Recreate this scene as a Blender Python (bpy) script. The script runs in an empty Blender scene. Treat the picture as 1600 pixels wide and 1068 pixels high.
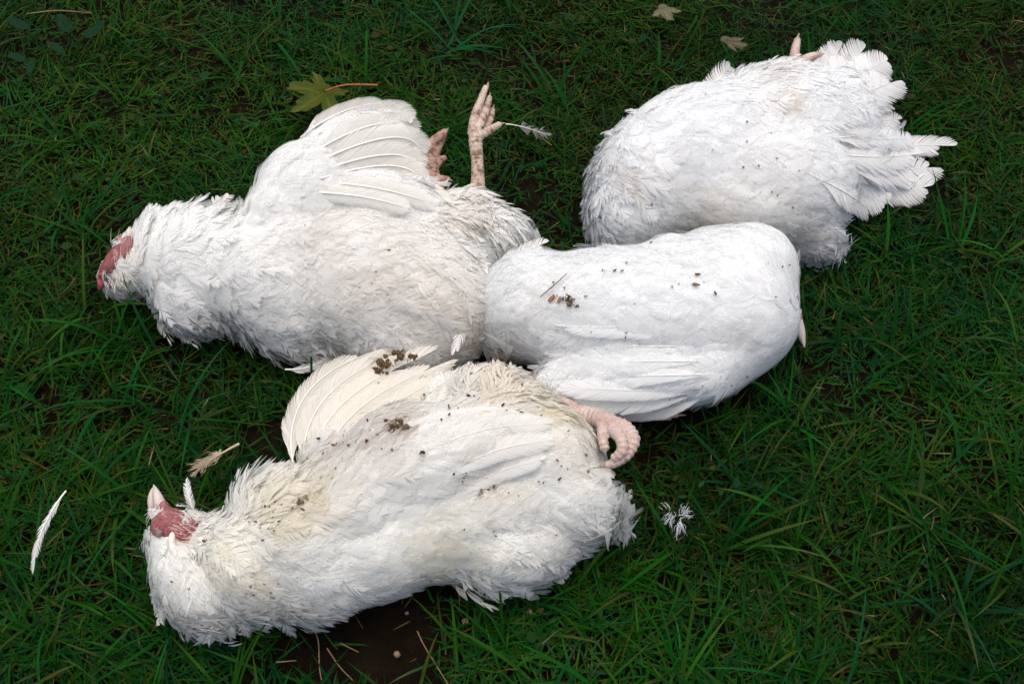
import bpy, bmesh, math, random
import numpy as np
from mathutils import Vector, Matrix
from mathutils.bvhtree import BVHTree
from mathutils import noise as mnoise

rng = np.random.default_rng(7)
random.seed(7)
sc = bpy.context.scene
COL = sc.collection

# ------------------------------------------------------------------ camera
CAM_H, PITCH, LENS = 1.12, math.radians(58.0), 47.0
CAM = np.array([0.0, -CAM_H / math.tan(PITCH), CAM_H])
FPX = LENS / 36.0 * 1600.0
FWD = np.array([0.0, math.cos(PITCH), -math.sin(PITCH)])
UPV = np.array([0.0, math.sin(PITCH), math.cos(PITCH)])
RGT = np.array([1.0, 0.0, 0.0])
cd = bpy.data.cameras.new('camera'); cd.lens = LENS; cd.sensor_width = 36.0
cd.clip_start = 0.02; cd.clip_end = 500
cam = bpy.data.objects.new('camera', cd); COL.objects.link(cam)
cam.location = CAM; cam.rotation_euler = (math.pi / 2 - PITCH, 0, 0)
sc.camera = cam

# ------------------------------------------------------------------ light
SUN_EL, SUN_AZ = 82.0, 0.0            # overcast, the bright part of the sky lies beyond the birds
w = bpy.data.worlds.new('World'); sc.world = w; w.use_nodes = True
nt = w.node_tree
sky = nt.nodes.new('ShaderNodeTexSky'); sky.sky_type = 'NISHITA'; sky.sun_disc = False
sky.sun_elevation = math.radians(SUN_EL); sky.sun_rotation = math.radians(SUN_AZ)
sky.air_density = 0.6; sky.dust_density = 6.0; sky.ozone_density = 0.6; sky.altitude = 0
bg = nt.nodes['Background']; bg.inputs['Strength'].default_value = 0.15
nt.links.new(sky.outputs[0], bg.inputs[0])
sd = bpy.data.lights.new('sun', 'SUN'); sd.energy = 1.0; sd.angle = math.radians(110); sd.color = (1.0, 0.995, 0.975)
sun = bpy.data.objects.new('sun', sd); COL.objects.link(sun)
sun.rotation_euler = (-math.radians(90 - SUN_EL), 0, -math.radians(SUN_AZ))
vs = sc.view_settings
vs.view_transform = 'Standard'; vs.look = 'None'; vs.exposure = 0.52; vs.gamma = 1.0; vs.use_curve_mapping = False
sc.render.engine = 'CYCLES'
sc.cycles.max_bounces = 7; sc.cycles.diffuse_bounces = 6; sc.cycles.transparent_max_bounces = 12; sc.cycles.glossy_bounces = 2; sc.cycles.transmission_bounces = 6

# ------------------------------------------------------------------ helpers
def P(px, py, z=0.0):
    """world point at height z behind a pixel of the 1600 px photograph"""
    r = FWD + RGT * (px - 800.0) / FPX + UPV * (534.0 - py) / FPX
    t = (z - CAM[2]) / r[2]
    return CAM + r * t
def ray(px, py):
    r = FWD + RGT * (px - 800.0) / FPX + UPV * (534.0 - py) / FPX
    return r / np.linalg.norm(r)
def to_px(p):
    d = np.asarray(p) - CAM
    dep = d @ FWD
    return 800 + FPX * (d @ RGT) / dep, 534 - FPX * (d @ UPV) / dep
def mpp(px, py, z=0.0):
    """metres per photo pixel at that point"""
    return float((P(px, py, z) - CAM) @ FWD) / FPX
def norm(a):
    return a / np.maximum(np.linalg.norm(a, axis=-1, keepdims=True), 1e-9)
def tag(o, label=None, cat=None, group=None, kind=None):
    if label: o['label'] = label
    if cat: o['category'] = cat
    if group: o['group'] = group
    if kind: o['kind'] = kind
    return o
def link(name, me, mat=None, parent=None):
    o = bpy.data.objects.new(name, me); COL.objects.link(o)
    if mat is not None and me is not None and len(me.materials) == 0: me.materials.append(mat)
    if parent is not None:
        o.parent = parent
        o.matrix_parent_inverse = Matrix.Translation(-Vector(parent.location))
    return o
def empty(name, loc):
    o = bpy.data.objects.new(name, None); COL.objects.link(o)
    o.location = loc; o.empty_display_size = 0.05
    return o
def tri_mesh(name, V, T, colors=None, smooth=False, normals=None, alpha=None):
    me = bpy.data.meshes.new(name)
    V = np.ascontiguousarray(V, dtype=np.float32); T = np.ascontiguousarray(T, dtype=np.int32)
    n, m = len(V), len(T)
    me.vertices.add(n); me.vertices.foreach_set('co', V.ravel())
    me.loops.add(m * 3); me.loops.foreach_set('vertex_index', T.ravel())
    me.polygons.add(m)
    me.polygons.foreach_set('loop_start', np.arange(m, dtype=np.int32) * 3)
    if smooth: me.polygons.foreach_set('use_smooth', np.ones(m, dtype=bool))
    if colors is not None:
        a = me.color_attributes.new('Col', 'FLOAT_COLOR', 'POINT')
        c = np.ones((n, 4), dtype=np.float32); c[:, :3] = colors
        if alpha is not None: c[:, 3] = alpha
        a.data.foreach_set('color', c.ravel())
    me.update(calc_edges=True)
    if normals is not None:
        me.polygons.foreach_set('use_smooth', np.ones(m, dtype=bool))
        me.normals_split_custom_set_from_vertices(np.ascontiguousarray(normals, dtype=np.float32))
    return me
def value_noise(p, scale, seed=0):
    p = np.atleast_2d(p) * scale
    o = Vector((seed * 13.7, seed * 7.1, seed * 3.3))
    return np.array([mnoise.noise(Vector(q) + o) for q in p])

# ------------------------------------------------------------------ materials
def new_mat(name):
    m = bpy.data.materials.new(name); m.use_nodes = True
    t = m.node_tree; b = t.nodes['Principled BSDF']
    return m, t, b, t.nodes['Material Output']
def ramp(t, fac, stops):
    r = t.nodes.new('ShaderNodeValToRGB'); t.links.new(fac, r.inputs[0])
    e = r.color_ramp.elements
    while len(e) < len(stops): e.new(0.5)
    for i, (p, c) in enumerate(stops):
        e[i].position = p; e[i].color = (*c, 1) if len(c) == 3 else c
    return r
def noise_node(t, scale, detail=4, rough=0.6, coord='Object'):
    tc = t.nodes.new('ShaderNodeTexCoord'); n = t.nodes.new('ShaderNodeTexNoise')
    n.inputs['Scale'].default_value = scale; n.inputs['Detail'].default_value = detail; n.inputs['Roughness'].default_value = rough
    t.links.new(tc.outputs[coord], n.inputs['Vector'])
    return n
def bump(t, b, h, strength, dist):
    u = t.nodes.new('ShaderNodeBump'); u.inputs['Strength'].default_value = strength; u.inputs['Distance'].default_value = dist
    t.links.new(h, u.inputs['Height']); t.links.new(u.outputs[0], b.inputs['Normal'])
def attr_mat(name, rough, spec, trans, trans_tint=(1, 1, 1), noise_amt=0.0, nscale=300):
    """colour from the mesh's own colour attribute, plus some light let through"""
    m, t, b, out = new_mat(name)
    a = t.nodes.new('ShaderNodeAttribute'); a.attribute_name = 'Col'
    src = a.outputs['Color']
    if noise_amt > 0:
        n = noise_node(t, nscale, 3)
        r = ramp(t, n.outputs['Fac'], [(0.3, (1 - noise_amt,) * 3), (0.7, (1, 1, 1))])
        mx = t.nodes.new('ShaderNodeMixRGB'); mx.blend_type = 'MULTIPLY'; mx.inputs[0].default_value = 1
        t.links.new(src, mx.inputs[1]); t.links.new(r.outputs[0], mx.inputs[2]); src = mx.outputs[0]
    t.links.new(src, b.inputs['Base Color'])
    b.inputs['Roughness'].default_value = rough; b.inputs['Specular IOR Level'].default_value = spec
    if trans > 0:
        tr = t.nodes.new('ShaderNodeBsdfTranslucent')
        tm = t.nodes.new('ShaderNodeMixRGB'); tm.blend_type = 'MULTIPLY'; tm.inputs[0].default_value = 1
        t.links.new(src, tm.inputs[1]); tm.inputs[2].default_value = (*trans_tint, 1)
        t.links.new(tm.outputs[0], tr.inputs['Color'])
        ms = t.nodes.new('ShaderNodeMixShader'); ms.inputs[0].default_value = trans
        t.links.new(b.outputs[0], ms.inputs[1]); t.links.new(tr.outputs[0], ms.inputs[2])
        t.links.new(ms.outputs[0], out.inputs['Surface'])
    return m
M_FEATHER = attr_mat('feather', 0.85, 0.05, 0.45, (0.98, 1.0, 1.0))
_t = M_FEATHER.node_tree; _out = _t.nodes['Material Output']; _src = _out.inputs['Surface'].links[0].from_socket      # loose barb ends let the layer below show through
_at = [n for n in _t.nodes if n.type == 'ATTRIBUTE'][0]; _tr = _t.nodes.new('ShaderNodeBsdfTransparent'); _mx = _t.nodes.new('ShaderNodeMixShader')
_t.links.new(_at.outputs['Alpha'], _mx.inputs[0]); _t.links.new(_tr.outputs[0], _mx.inputs[1]); _t.links.new(_src, _mx.inputs[2]); _t.links.new(_mx.outputs[0], _out.inputs['Surface'])
M_GRASS = attr_mat('grass', 0.42, 0.05, 0.2, (1.0, 1.1, 0.5))
M_LEAF = attr_mat('leaf', 0.6, 0.06, 0.2, (1, 1, 0.6), 0.35, 220)
M_CRUMB = attr_mat('crumb', 0.95, 0.1, 0.0, noise_amt=0.5, nscale=500)
def make_skin(name, c0, c1, dirt, dirt_lo, scale_bump, vor):
    m, t, b, out = new_mat(name)
    n = noise_node(t, 60, 5, 0.65)
    r = ramp(t, n.outputs['Fac'], [(0.35, c0), (0.65, c1)])
    n2 = noise_node(t, 130, 6, 0.7)
    d = ramp(t, n2.outputs['Fac'], [(dirt_lo, (0, 0, 0)), (dirt_lo + 0.12, (1, 1, 1))])
    mx = t.nodes.new('ShaderNodeMixRGB'); t.links.new(d.outputs[0], mx.inputs[0])
    t.links.new(r.outputs[0], mx.inputs[1]); mx.inputs[2].default_value = (*dirt, 1)
    t.links.new(mx.outputs[0], b.inputs['Base Color'])
    b.inputs['Roughness'].default_value = 0.5; b.inputs['Specular IOR Level'].default_value = 0.35
    b.inputs['Subsurface Weight'].default_value = 0.05; b.inputs['Subsurface Radius'].default_value = (0.006, 0.002, 0.001)
    b.inputs['Subsurface Scale'].default_value = 0.5
    tc = t.nodes.new('ShaderNodeTexCoord'); v = t.nodes.new('ShaderNodeTexVoronoi'); v.inputs['Scale'].default_value = vor
    t.links.new(tc.outputs['Object'], v.inputs['Vector'])
    bump(t, b, v.outputs['Distance'], scale_bump, 0.002)
    return m
M_LEG_CLEAN = make_skin('leg_skin_clean', (0.37, 0.26, 0.225), (0.46, 0.375, 0.325), (0.30, 0.19, 0.14), 0.54, 0.25, 500)
M_LEG_DIRTY = make_skin('leg_skin_dirty', (0.40, 0.30, 0.24), (0.48, 0.40, 0.32), (0.17, 0.10, 0.055), 0.49, 0.3, 500)
M_LEG_BROWN = make_skin('leg_skin_brown', (0.29, 0.17, 0.13), (0.38, 0.26, 0.20), (0.13, 0.075, 0.045), 0.47, 0.3, 500)
M_FACE = make_skin('face_skin', (0.24, 0.050, 0.058), (0.36, 0.14, 0.138), (0.52, 0.38, 0.35), 0.54, 0.8, 1100)
M_COMB = make_skin('comb_skin', (0.24, 0.035, 0.045), (0.31, 0.075, 0.08), (0.45, 0.22, 0.22), 0.64, 0.7, 600)
def plain(name, c, rough=0.5, spec=0.3, var=0.3, scale=90):
    m, t, b, out = new_mat(name)
    n = noise_node(t, scale, 5, 0.65)
    r = ramp(t, n.outputs['Fac'], [(0.3, tuple(x * (1 - var) for x in c)), (0.7, tuple(min(1, x * (1 + var * 0.4)) for x in c))])
    t.links.new(r.outputs[0], b.inputs['Base Color'])
    b.inputs['Roughness'].default_value = rough; b.inputs['Specular IOR Level'].default_value = spec
    bump(t, b, n.outputs['Fac'], 0.4, 0.002)
    return m
M_BEAK = plain('beak_horn', (0.50, 0.44, 0.39), 0.4, 0.4, 0.15, 120)
M_CLAW = plain('claw_horn', (0.30, 0.22, 0.16), 0.4, 0.4, 0.4, 200)
M_EYELID = plain('eyelid', (0.17, 0.11, 0.115), 0.5, 0.3, 0.3, 300)
M_LOBE = plain('ear_lobe', (0.66, 0.60, 0.55), 0.6, 0.3, 0.12, 200)
M_SHAFT = plain('feather_shaft', (0.78, 0.77, 0.70), 0.5, 0.2, 0.08, 60)
M_SHAFT_TAN = plain('feather_shaft_tan', (0.45, 0.36, 0.22), 0.5, 0.3, 0.2, 60)
M_STRAW = plain('straw', (0.15, 0.105, 0.05), 0.7, 0.2, 0.3, 120)
M_DIRT = plain('dirt', (0.12, 0.075, 0.04), 0.95, 0.1, 0.5, 300)
M_WOOD = plain('wood_chip', (0.26, 0.14, 0.07), 0.8, 0.2, 0.35, 200)
M_PEBBLE = plain('pebble', (0.17, 0.115, 0.07), 0.6, 0.3, 0.35, 200)
M_STEM = plain('leaf_stem', (0.30, 0.075, 0.03), 0.5, 0.3, 0.3, 200)
# body under the feathers
m, t, b, out = new_mat('skin_under_feathers')
n = noise_node(t, 40, 4); r = ramp(t, n.outputs['Fac'], [(0.3, (0.68, 0.68, 0.66)), (0.7, (0.74, 0.74, 0.73))])
t.links.new(r.outputs[0], b.inputs['Base Color']); b.inputs['Roughness'].default_value = 0.9; b.inputs['Specular IOR Level'].default_value = 0.05
M_BODY = m
# soil
m, t, b, out = new_mat('soil')
n = noise_node(t, 45, 8, 0.7); n2 = noise_node(t, 400, 4, 0.7)
r = ramp(t, n.outputs['Fac'], [(0.3, (0.005, 0.0035, 0.002)), (0.55, (0.010, 0.0066, 0.0035)), (0.8, (0.019, 0.012, 0.007))])
t.links.new(r.outputs[0], b.inputs['Base Color']); b.inputs['Roughness'].default_value = 0.8; b.inputs['Specular IOR Level'].default_value = 0.05
ad = t.nodes.new('ShaderNodeMath'); ad.operation = 'MULTIPLY_ADD'; t.links.new(n2.outputs['Fac'], ad.inputs[0]); ad.inputs[1].default_value = 0.35
t.links.new(n.outputs['Fac'], ad.inputs[2]); bump(t, b, ad.outputs[0], 0.9, 0.012)
M_SOIL = m

# ------------------------------------------------------------------ ground
def ground_z(x, y):
    return 0.006 * mnoise.noise(Vector((x * 9, y * 9, 0))) + 0.0035 * mnoise.noise(Vector((x * 35, y * 35, 3)))
G = 170
q = np.linspace(-1, 1, G); ax = np.sinh(q * 5.2) / math.sinh(5.2) * 60
gv = []
for yy in ax:
    for xx in ax:
        far = math.hypot(xx, yy)
        gv.append((xx, yy, (ground_z(xx, yy) - 0.004) if far < 3 else 0.05 * mnoise.noise(Vector((xx * .3, yy * .3, 0))) - 0.03))
gt = []
for j in range(G - 1):
    for i in range(G - 1):
        a = j * G + i; gt += [(a, a + 1, a + G + 1), (a, a + G + 1, a + G)]
ground = link('ground', tri_mesh('ground', gv, gt, smooth=True), M_SOIL)
tag(ground, 'dark damp soil under the lawn, bare below the nearest chicken', 'ground', kind='structure')

# ------------------------------------------------------------------ blobs -> one continuous body
def ellipsoid_tris(c, ax3, seg=20, rings=12):
    V = []; T = []
    for i in range(rings + 1):
        th = math.pi * i / rings
        for j in range(seg):
            ph = 2 * math.pi * j / seg
            V.append(c + ax3[0] * math.sin(th) * math.cos(ph) + ax3[1] * math.sin(th) * math.sin(ph) + ax3[2] * math.cos(th))
    for i in range(rings):
        for j in range(seg):
            a = i * seg + j; b2 = i * seg + (j + 1) % seg; c2 = a + seg; d = b2 + seg
            T += [(a, c2, d), (a, d, b2)]
    return np.array(V), np.array(T)
def blob(px, py, rx, ry, rot, z, dep):
    """ellipsoid: semi-axes rx, ry in photo pixels (rot degrees, clockwise on the picture), dep = third semi-axis in metres"""
    s = mpp(px, py, z); a = math.radians(rot)
    # third axis leans between the line of sight and the vertical so that the blob sits level on the grass
    nrm = norm(-FWD * 0.6 + np.array([0, 0, 1.0]) * 0.4)
    e1 = RGT * math.cos(a) - UPV * math.sin(a); e2 = RGT * math.sin(a) + UPV * math.cos(a)
    e1 = norm(e1 - nrm * (e1 @ nrm)); e2 = norm(np.cross(nrm, e1))
    return ellipsoid_tris(P(px, py, z), [e1 * rx * s, e2 * ry * s, nrm * dep])
def tube_tris(pts, rad, seg=14, caps=True, ring=0.0, ring_len=0.004):
    """round tube with changing radius through world points (Catmull-Rom), optional scute rings"""
    pts = np.array(pts, float); rad = np.array(rad, float)
    ext = np.vstack([2 * pts[0] - pts[1], pts, 2 * pts[-1] - pts[-2]]); n = len(pts)
    L = np.linalg.norm(np.diff(pts, axis=0), axis=1).sum()
    res = max(8, int(L / 0.0011)) if ring > 0 else max(8, min(60, int(L / 0.003)))
    u = np.linspace(0, n - 1 - 1e-6, res); k = u.astype(int); f = (u - k)[:, None]
    p0, p1, p2, p3 = ext[k], ext[k + 1], ext[k + 2], ext[k + 3]
    C = 0.5 * ((2 * p1) + (-p0 + p2) * f + (2 * p0 - 5 * p1 + 4 * p2 - p3) * f ** 2 + (-p0 + 3 * p1 - 3 * p2 + p3) * f ** 3)
    R = np.interp(u, np.arange(n), rad)
    if ring > 0:
        s = np.concatenate([[0], np.cumsum(np.linalg.norm(np.diff(C, axis=0), axis=1))])
        R = R * (1 + ring * np.abs(np.sin(math.pi * s / ring_len)) ** 0.65 - ring * 0.7)
    Tn = norm(np.gradient(C, axis=0)); ref = np.array([0.13, 0.21, 0.97])
    A = norm(np.cross(Tn, ref)); B = np.cross(Tn, A)
    ph = np.linspace(0, 2 * math.pi, seg, endpoint=False)
    V = (C[:, None] + R[:, None, None] * (A[:, None] * np.cos(ph)[None, :, None] + B[:, None] * np.sin(ph)[None, :, None])).reshape(-1, 3)
    T = []
    for i in range(res - 1):
        for j in range(seg):
            a = i * seg + j; b2 = i * seg + (j + 1) % seg
            T += [(a, b2, b2 + seg), (a, b2 + seg, a + seg)]
    if caps:
        V = np.vstack([V, C[0] - Tn[0] * R[0] * 0.6, C[-1] + Tn[-1] * R[-1] * 0.8]); nn = len(V)
        for j in range(seg):
            T.append((nn - 2, (j + 1) % seg, j)); o = (res - 1) * seg
            T.append((nn - 1, o + j, o + (j + 1) % seg))
    return V, np.array(T)
def join(parts):
    Vs, Ts, o = [], [], 0
    for V, T in parts:
        Vs.append(V); Ts.append(np.asarray(T) + o); o += len(V)
    return np.vstack(Vs), np.vstack(Ts)
def fuse(name, parts, voxel, smooth_it, floor=None):
    """all the lumps grown together into one closed surface"""
    V, T = join(parts)
    me = tri_mesh(name + '_raw', V, T)
    o = bpy.data.objects.new(name + '_raw', me); COL.objects.link(o)
    r = o.modifiers.new('r', 'REMESH'); r.mode = 'VOXEL'; r.voxel_size = voxel; r.use_smooth_shade = True
    if smooth_it:
        s = o.modifiers.new('s', 'SMOOTH'); s.iterations = smooth_it; s.factor = 0.5
    dg = bpy.context.evaluated_depsgraph_get(); dg.update()
    m2 = bpy.data.meshes.new_from_object(o.evaluated_get(dg)); m2.name = name
    bpy.data.objects.remove(o); bpy.data.meshes.remove(me)
    if floor is not None:
        co = np.empty(len(m2.vertices) * 3, np.float32); m2.vertices.foreach_get('co', co); co = co.reshape(-1, 3)
        co[:, 2] = np.where(co[:, 2] < floor, floor + (co[:, 2] - floor) * 0.05, co[:, 2])
        m2.vertices.foreach_set('co', co.ravel()); m2.update()
    m2.polygons.foreach_set('use_smooth', np.ones(len(m2.polygons), dtype=bool))
    return m2

# ------------------------------------------------------------------ feathers made of barbs
def barbs(path, nrm, halfw, K, rg, prof='contour', open_=0.35, jit=0.03, rough=0.04, wave=0.0, u0=0.06, camber=0.25, split=0.0, fade=0.0, cot=1.1, taper=0.16):
    """path, nrm: (N,M,3) shaft points and normals, halfw: (N,). Each barb runs from the shaft to a place on the feather's
    rounded outline. Returns vertices, triangles, colour weight, feather id, normals and edge opacity"""
    N, M, _ = path.shape
    L = np.linalg.norm(np.diff(path, axis=1), axis=2).sum(1)
    q = np.linspace(0, 1, K + 1)
    if prof == 'contour':
        qa = u0 + (1 - u0) * (1 - np.cos(math.pi * (0.12 + 0.88 * q))) / 2; qb = np.sin(math.pi * (0.12 + 0.88 * q) * 0.999) ** 0.8
    elif prof == 'flight':
        qa = u0 + (1 - u0) * (q ** 0.9); qb = np.minimum(1, 0.1 + q / taper) * (1 - q ** 12) ** 0.5
    else:
        qa = u0 + (1 - u0) * q; qb = 0.45 + 0.55 * np.sin(math.pi * q ** 0.8)
    tang = norm(np.gradient(path, axis=1)); side = norm(np.cross(nrm, tang))
    outV, outT, outU, outN, outA = [], [], [], [], []
    base = 0; ii = np.arange(N)[:, None]
    for s in (-1, 1):
        j1 = jit * rg.standard_normal((N, K + 1))
        if split > 0: j1 = j1 + np.cumsum((rg.random((N, K + 1)) < split) * rg.uniform(-0.10, 0.10, (N, K + 1)), axis=1)
        bt = halfw[:, None] * qb[None] * (1 + rough * rg.standard_normal((N, K + 1)))
        at_ = L[:, None] * (qa[None] + j1)
        ar = np.clip(at_ - bt * cot - 0.06 * L[:, None], 0.0, None); ar = np.maximum.accumulate(ar, axis=1); ar = np.minimum(ar, L[:, None] * np.minimum(1.0, u0 + (1 - u0) * (q[None] + 0.08)))
        dl = wave * halfw[:, None] * rg.standard_normal((N, K + 1))
        nn_ = [None]
        def loc(fr, k):
            a_ = ar[:, k] + (at_[:, k] - ar[:, k]) * (fr ** 1.15 if fr > 0 else 0.0)
            b2 = s * bt[:, k] * (fr ** 0.9 if fr > 0 else 0.0)
            x = np.clip(a_ / L[:, None], 0, None) * (M - 1)
            i0 = np.minimum(x.astype(int), M - 2); f = (x - i0)[..., None]
            p = path[ii, i0] * (1 - f) + path[ii, i0 + 1] * f
            fc = np.clip(f, 0, 1)
            sd_ = side[ii, i0] * (1 - fc) + side[ii, i0 + 1] * fc; n_ = nrm[ii, i0] * (1 - fc) + nrm[ii, i0 + 1] * fc
            h = -camber * np.abs(b2) ** 2 / halfw[:, None] * 0.5 + dl[:, k] * fr
            nn_[0] = norm(n_ + sd_ * (camber * b2 / halfw[:, None])[..., None])
            return p + sd_ * b2[..., None] + n_ * h[..., None]
        k0 = np.arange(K); k1 = k0 + 1
        r0 = loc(0.0, k0); n0 = nn_[0]; r1 = loc(0.0, k1)
        o1 = np.clip(open_ * rg.uniform(0.2, 1.3, (N, K, 1)), 0, 0.94)
        m0 = loc(0.55, k0); nmid = nn_[0]; m1 = loc(0.55, k1) * (1 - o1 * 0.6) + m0 * o1 * 0.6
        e0 = loc(0.84, k0); e1 = loc(0.84, k1) * (1 - o1) + e0 * o1
        tp = loc(1.0, k0); ntip = nn_[0]; t2 = loc(1.0, k1)
        tp = tp * (0.5 + 0.5 * o1) + t2 * (0.5 - 0.5 * o1)
        V = np.stack([r0, r1, m0, m1, e0, e1, tp], axis=2)
        g1 = np.cross(r1 - r0, m0 - r0); g2 = np.cross(m1 - m0, e0 - m0)
        fix = lambda n_, g: norm(0.85 * n_ + 0.15 * norm(g) * np.where((g * n_).sum(-1, keepdims=True) < 0, -1.0, 1.0))
        n0, nmid, ntip = fix(n0, g1), fix(nmid, g1 + g2), fix(ntip, g2)
        outN.append(np.stack([n0, n0, nmid, nmid, ntip, ntip, ntip], axis=2).reshape(-1, 3))
        idx = base + (np.arange(N * K) * 7).reshape(-1, 1)
        tt = np.array([[0, 1, 3], [0, 3, 2], [2, 3, 5], [2, 5, 4], [4, 5, 6]])
        outV.append(V.reshape(-1, 3)); outT.append((idx[:, :, None] + tt[None]).reshape(-1, 3))
        outU.append(np.repeat(np.tile(q[:-1], N), 7))
        outA.append(np.tile(np.array([1, 1, 1, 1, 1 - 0.55 * fade, 1 - 0.55 * fade, 1 - fade]), N * K)); base += N * K * 7
    fid = np.concatenate([np.repeat(np.arange(N), K * 7)] * 2)
    Va, Ta, Na = np.vstack(outV), np.vstack(outT), np.vstack(outN)
    gn = np.cross(Va[Ta[:, 1]] - Va[Ta[:, 0]], Va[Ta[:, 2]] - Va[Ta[:, 0]])
    flip = (gn * Na[Ta[:, 0]]).sum(1) < 0
    Ta[flip] = Ta[flip][:, ::-1]
    return Va, Ta, np.concatenate(outU), fid, Na, np.concatenate(outA)

class Bird:
    def __init__(s, name, label, base_px):
        s.root = empty(name, tuple(P(*base_px, 0.0)))
        tag(s.root, label, 'chicken', 'dead white chickens heaped on the lawn')
        s.bvh = None
    def body(s, blobs, extra=(), voxel=0.0045, it=9):
        s.me = fuse('body', [blob(*b_) for b_ in blobs] + list(extra), voxel, it, floor=0.004)
        s.bodyo = link('body', s.me, M_BODY, s.root)
        s.bvh = BVHTree.FromPolygons([v.co for v in s.me.vertices], [p.vertices for p in s.me.polygons])
    def hit(s, px, py):
        h = s.bvh.ray_cast(Vector(CAM), Vector(ray(px, py)))
        return (np.array(h[0]), np.array(h[1])) if h[0] is not None else (None, None)
BIRDS = []
def idw(px, py, anchors, vals, power=2.6):
    d2 = (px[:, None] - anchors[None, :, 0]) ** 2 + (py[:, None] - anchors[None, :, 1]) ** 2 + 60
    wgt = d2 ** (-power / 2); wgt /= wgt.sum(1, keepdims=True)
    return wgt @ vals
def plumage(bird, anchors, count, seed, tint=(0.80, 0.79, 0.765), bare=(), stains=()):
    """anchors: px, py, dx, dy, length mm, fluff 0..1, lift 0..1. Small feathers laid along the lie of the coat."""
    rg = np.random.default_rng(seed)
    me = bird.me
    me.calc_loop_triangles()
    tri = np.empty(len(me.loop_triangles) * 3, np.int32); me.loop_triangles.foreach_get('vertices', tri); tri = tri.reshape(-1, 3)
    co = np.empty(len(me.vertices) * 3, np.float32); me.vertices.foreach_get('co', co); co = co.reshape(-1, 3).astype(float)
    A, B, C = co[tri[:, 0]], co[tri[:, 1]], co[tri[:, 2]]
    nr = np.cross(B - A, C - A); area = np.linalg.norm(nr, axis=1) / 2; nr = norm(nr)
    cen = (A + B + C) / 3
    facing = ((CAM - cen) * nr).sum(1) / np.linalg.norm(CAM - cen, axis=1)
    wt = area * np.where(cen[:, 2] < 0.006, 0, np.where(facing < -0.35, 0.35, 1.0))
    cum = np.cumsum(wt); cum /= cum[-1]
    # stratified sampling with rejection of crowded picks
    pick = np.searchsorted(cum, rg.random(count * 3))
    r1 = np.sqrt(rg.random(len(pick)))[:, None]; r2 = rg.random(len(pick))[:, None]
    pts = A[pick] * (1 - r1) + B[pick] * r1 * (1 - r2) + C[pick] * r1 * r2
    cell = math.sqrt(area[wt > 0].sum() / count) * 0.72
    seen = {}; keep = []
    for i, p_ in enumerate(pts):
        c_ = (int(p_[0] // cell), int(p_[1] // cell), int(p_[2] // cell)); ok = True
        for dx in (-1, 0, 1):
            for dy in (-1, 0, 1):
                for dz in (-1, 0, 1):
                    for j in seen.get((c_[0] + dx, c_[1] + dy, c_[2] + dz), ()):
                        if ((pts[j] - p_) ** 2).sum() < cell * cell: ok = False; break
                    if not ok: break
                if not ok: break
            if not ok: break
        if ok: seen.setdefault(c_, []).append(i); keep.append(i)
        if len(keep) >= count: break
    pts = pts[keep]; N = len(pts)
    an = np.array([a[:2] for a in anchors], float); vals = np.array([a[2:] for a in anchors], float)
    dn = np.linalg.norm(vals[:, :2], axis=1, keepdims=True); vals[:, :2] /= dn
    M = 5
    px, py = to_px(pts); iv = idw(px, py, an, vals)
    L = iv[:, 2] * 0.00115 * rg.uniform(0.75, 1.25, N)
    fl = iv[:, 3]; lift = iv[:, 4]
    for (bx, by, br) in bare:
        kill = (np.hypot(px - bx, py - by) < br) & (((CAM - pts) @ np.array([0, -.5, .86])) > 0)
        L[kill] = 0
    ok = L > 0; pts, L, fl, lift = pts[ok], L[ok], fl[ok], lift[ok]; N = len(pts)
    path = np.zeros((N, M, 3)); nm = np.zeros((N, M, 3))
    cur = pts.copy()
    yaw = rg.normal(0, 0.10, N) + fl * rg.normal(0, 0.25, N)
    gup = np.array([0, 0, 1.0])
    for k in range(M):
        loc_ = np.zeros((N, 3)); no = np.zeros((N, 3))
        for i in range(N):
            h = bird.bvh.find_nearest(Vector(cur[i])); loc_[i] = h[0]; no[i] = h[1]
        loc_[:, 2] = np.maximum(loc_[:, 2], 0.003)
        px, py = to_px(loc_); iv = idw(px, py, an, vals)
        # direction of lie on the ground, laid onto the skin
        e = norm(iv[:, :2]); g1 = RGT[None] * e[:, :1]; g2 = np.array([0, -1.0, 0])[None] * e[:, 1:2] * 1.0
        d = g1 + g2; d = norm(d - no * (d * no).sum(1, keepdims=True))
        sd_ = np.cross(no, d); d = norm(d * np.cos(yaw)[:, None] + sd_ * np.sin(yaw)[:, None])
        tt = k / (M - 1)
        off = 0.0012 + L * (0.02 + (0.015 + 0.30 * lift + 0.16 * lift * fl) * tt ** 1.7)
        path[:, k] = loc_ + no * off[:, None]; nm[:, k] = no
        if k == 0: prev = loc_
        cur = loc_ + d * (L / (M - 1))[:, None]
    nm = norm(nm + rg.normal(0, 0.03, (N, 1, 3)) + fl[:, None, None] * rg.normal(0, 0.10, (N, 1, 3)))
    path = path + (nm * (0.0012 + 0.003 * fl[:, None, None]) * rg.random((N, 1, 1)))
    cols = np.tile(np.array(tint)[None], (N, 1)) * (1 + rg.normal(0, 0.018, (N, 1)))
    px, py = to_px(path[:, 2])
    stv = np.zeros(N)
    for (sx, sy, sr, sc_, am) in stains:
        f = np.exp(-((px - sx) ** 2 + (py - sy) ** 2) / (sr * sr)) * am
        f = np.clip(f * (0.55 + 0.9 * rg.random(N)), 0, 0.85)[:, None]
        cols = cols * (1 - f) + np.array(sc_)[None] * f
    Vs, Ts, Cs, Ns, As, base = [], [], [], [], [], 0
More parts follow.
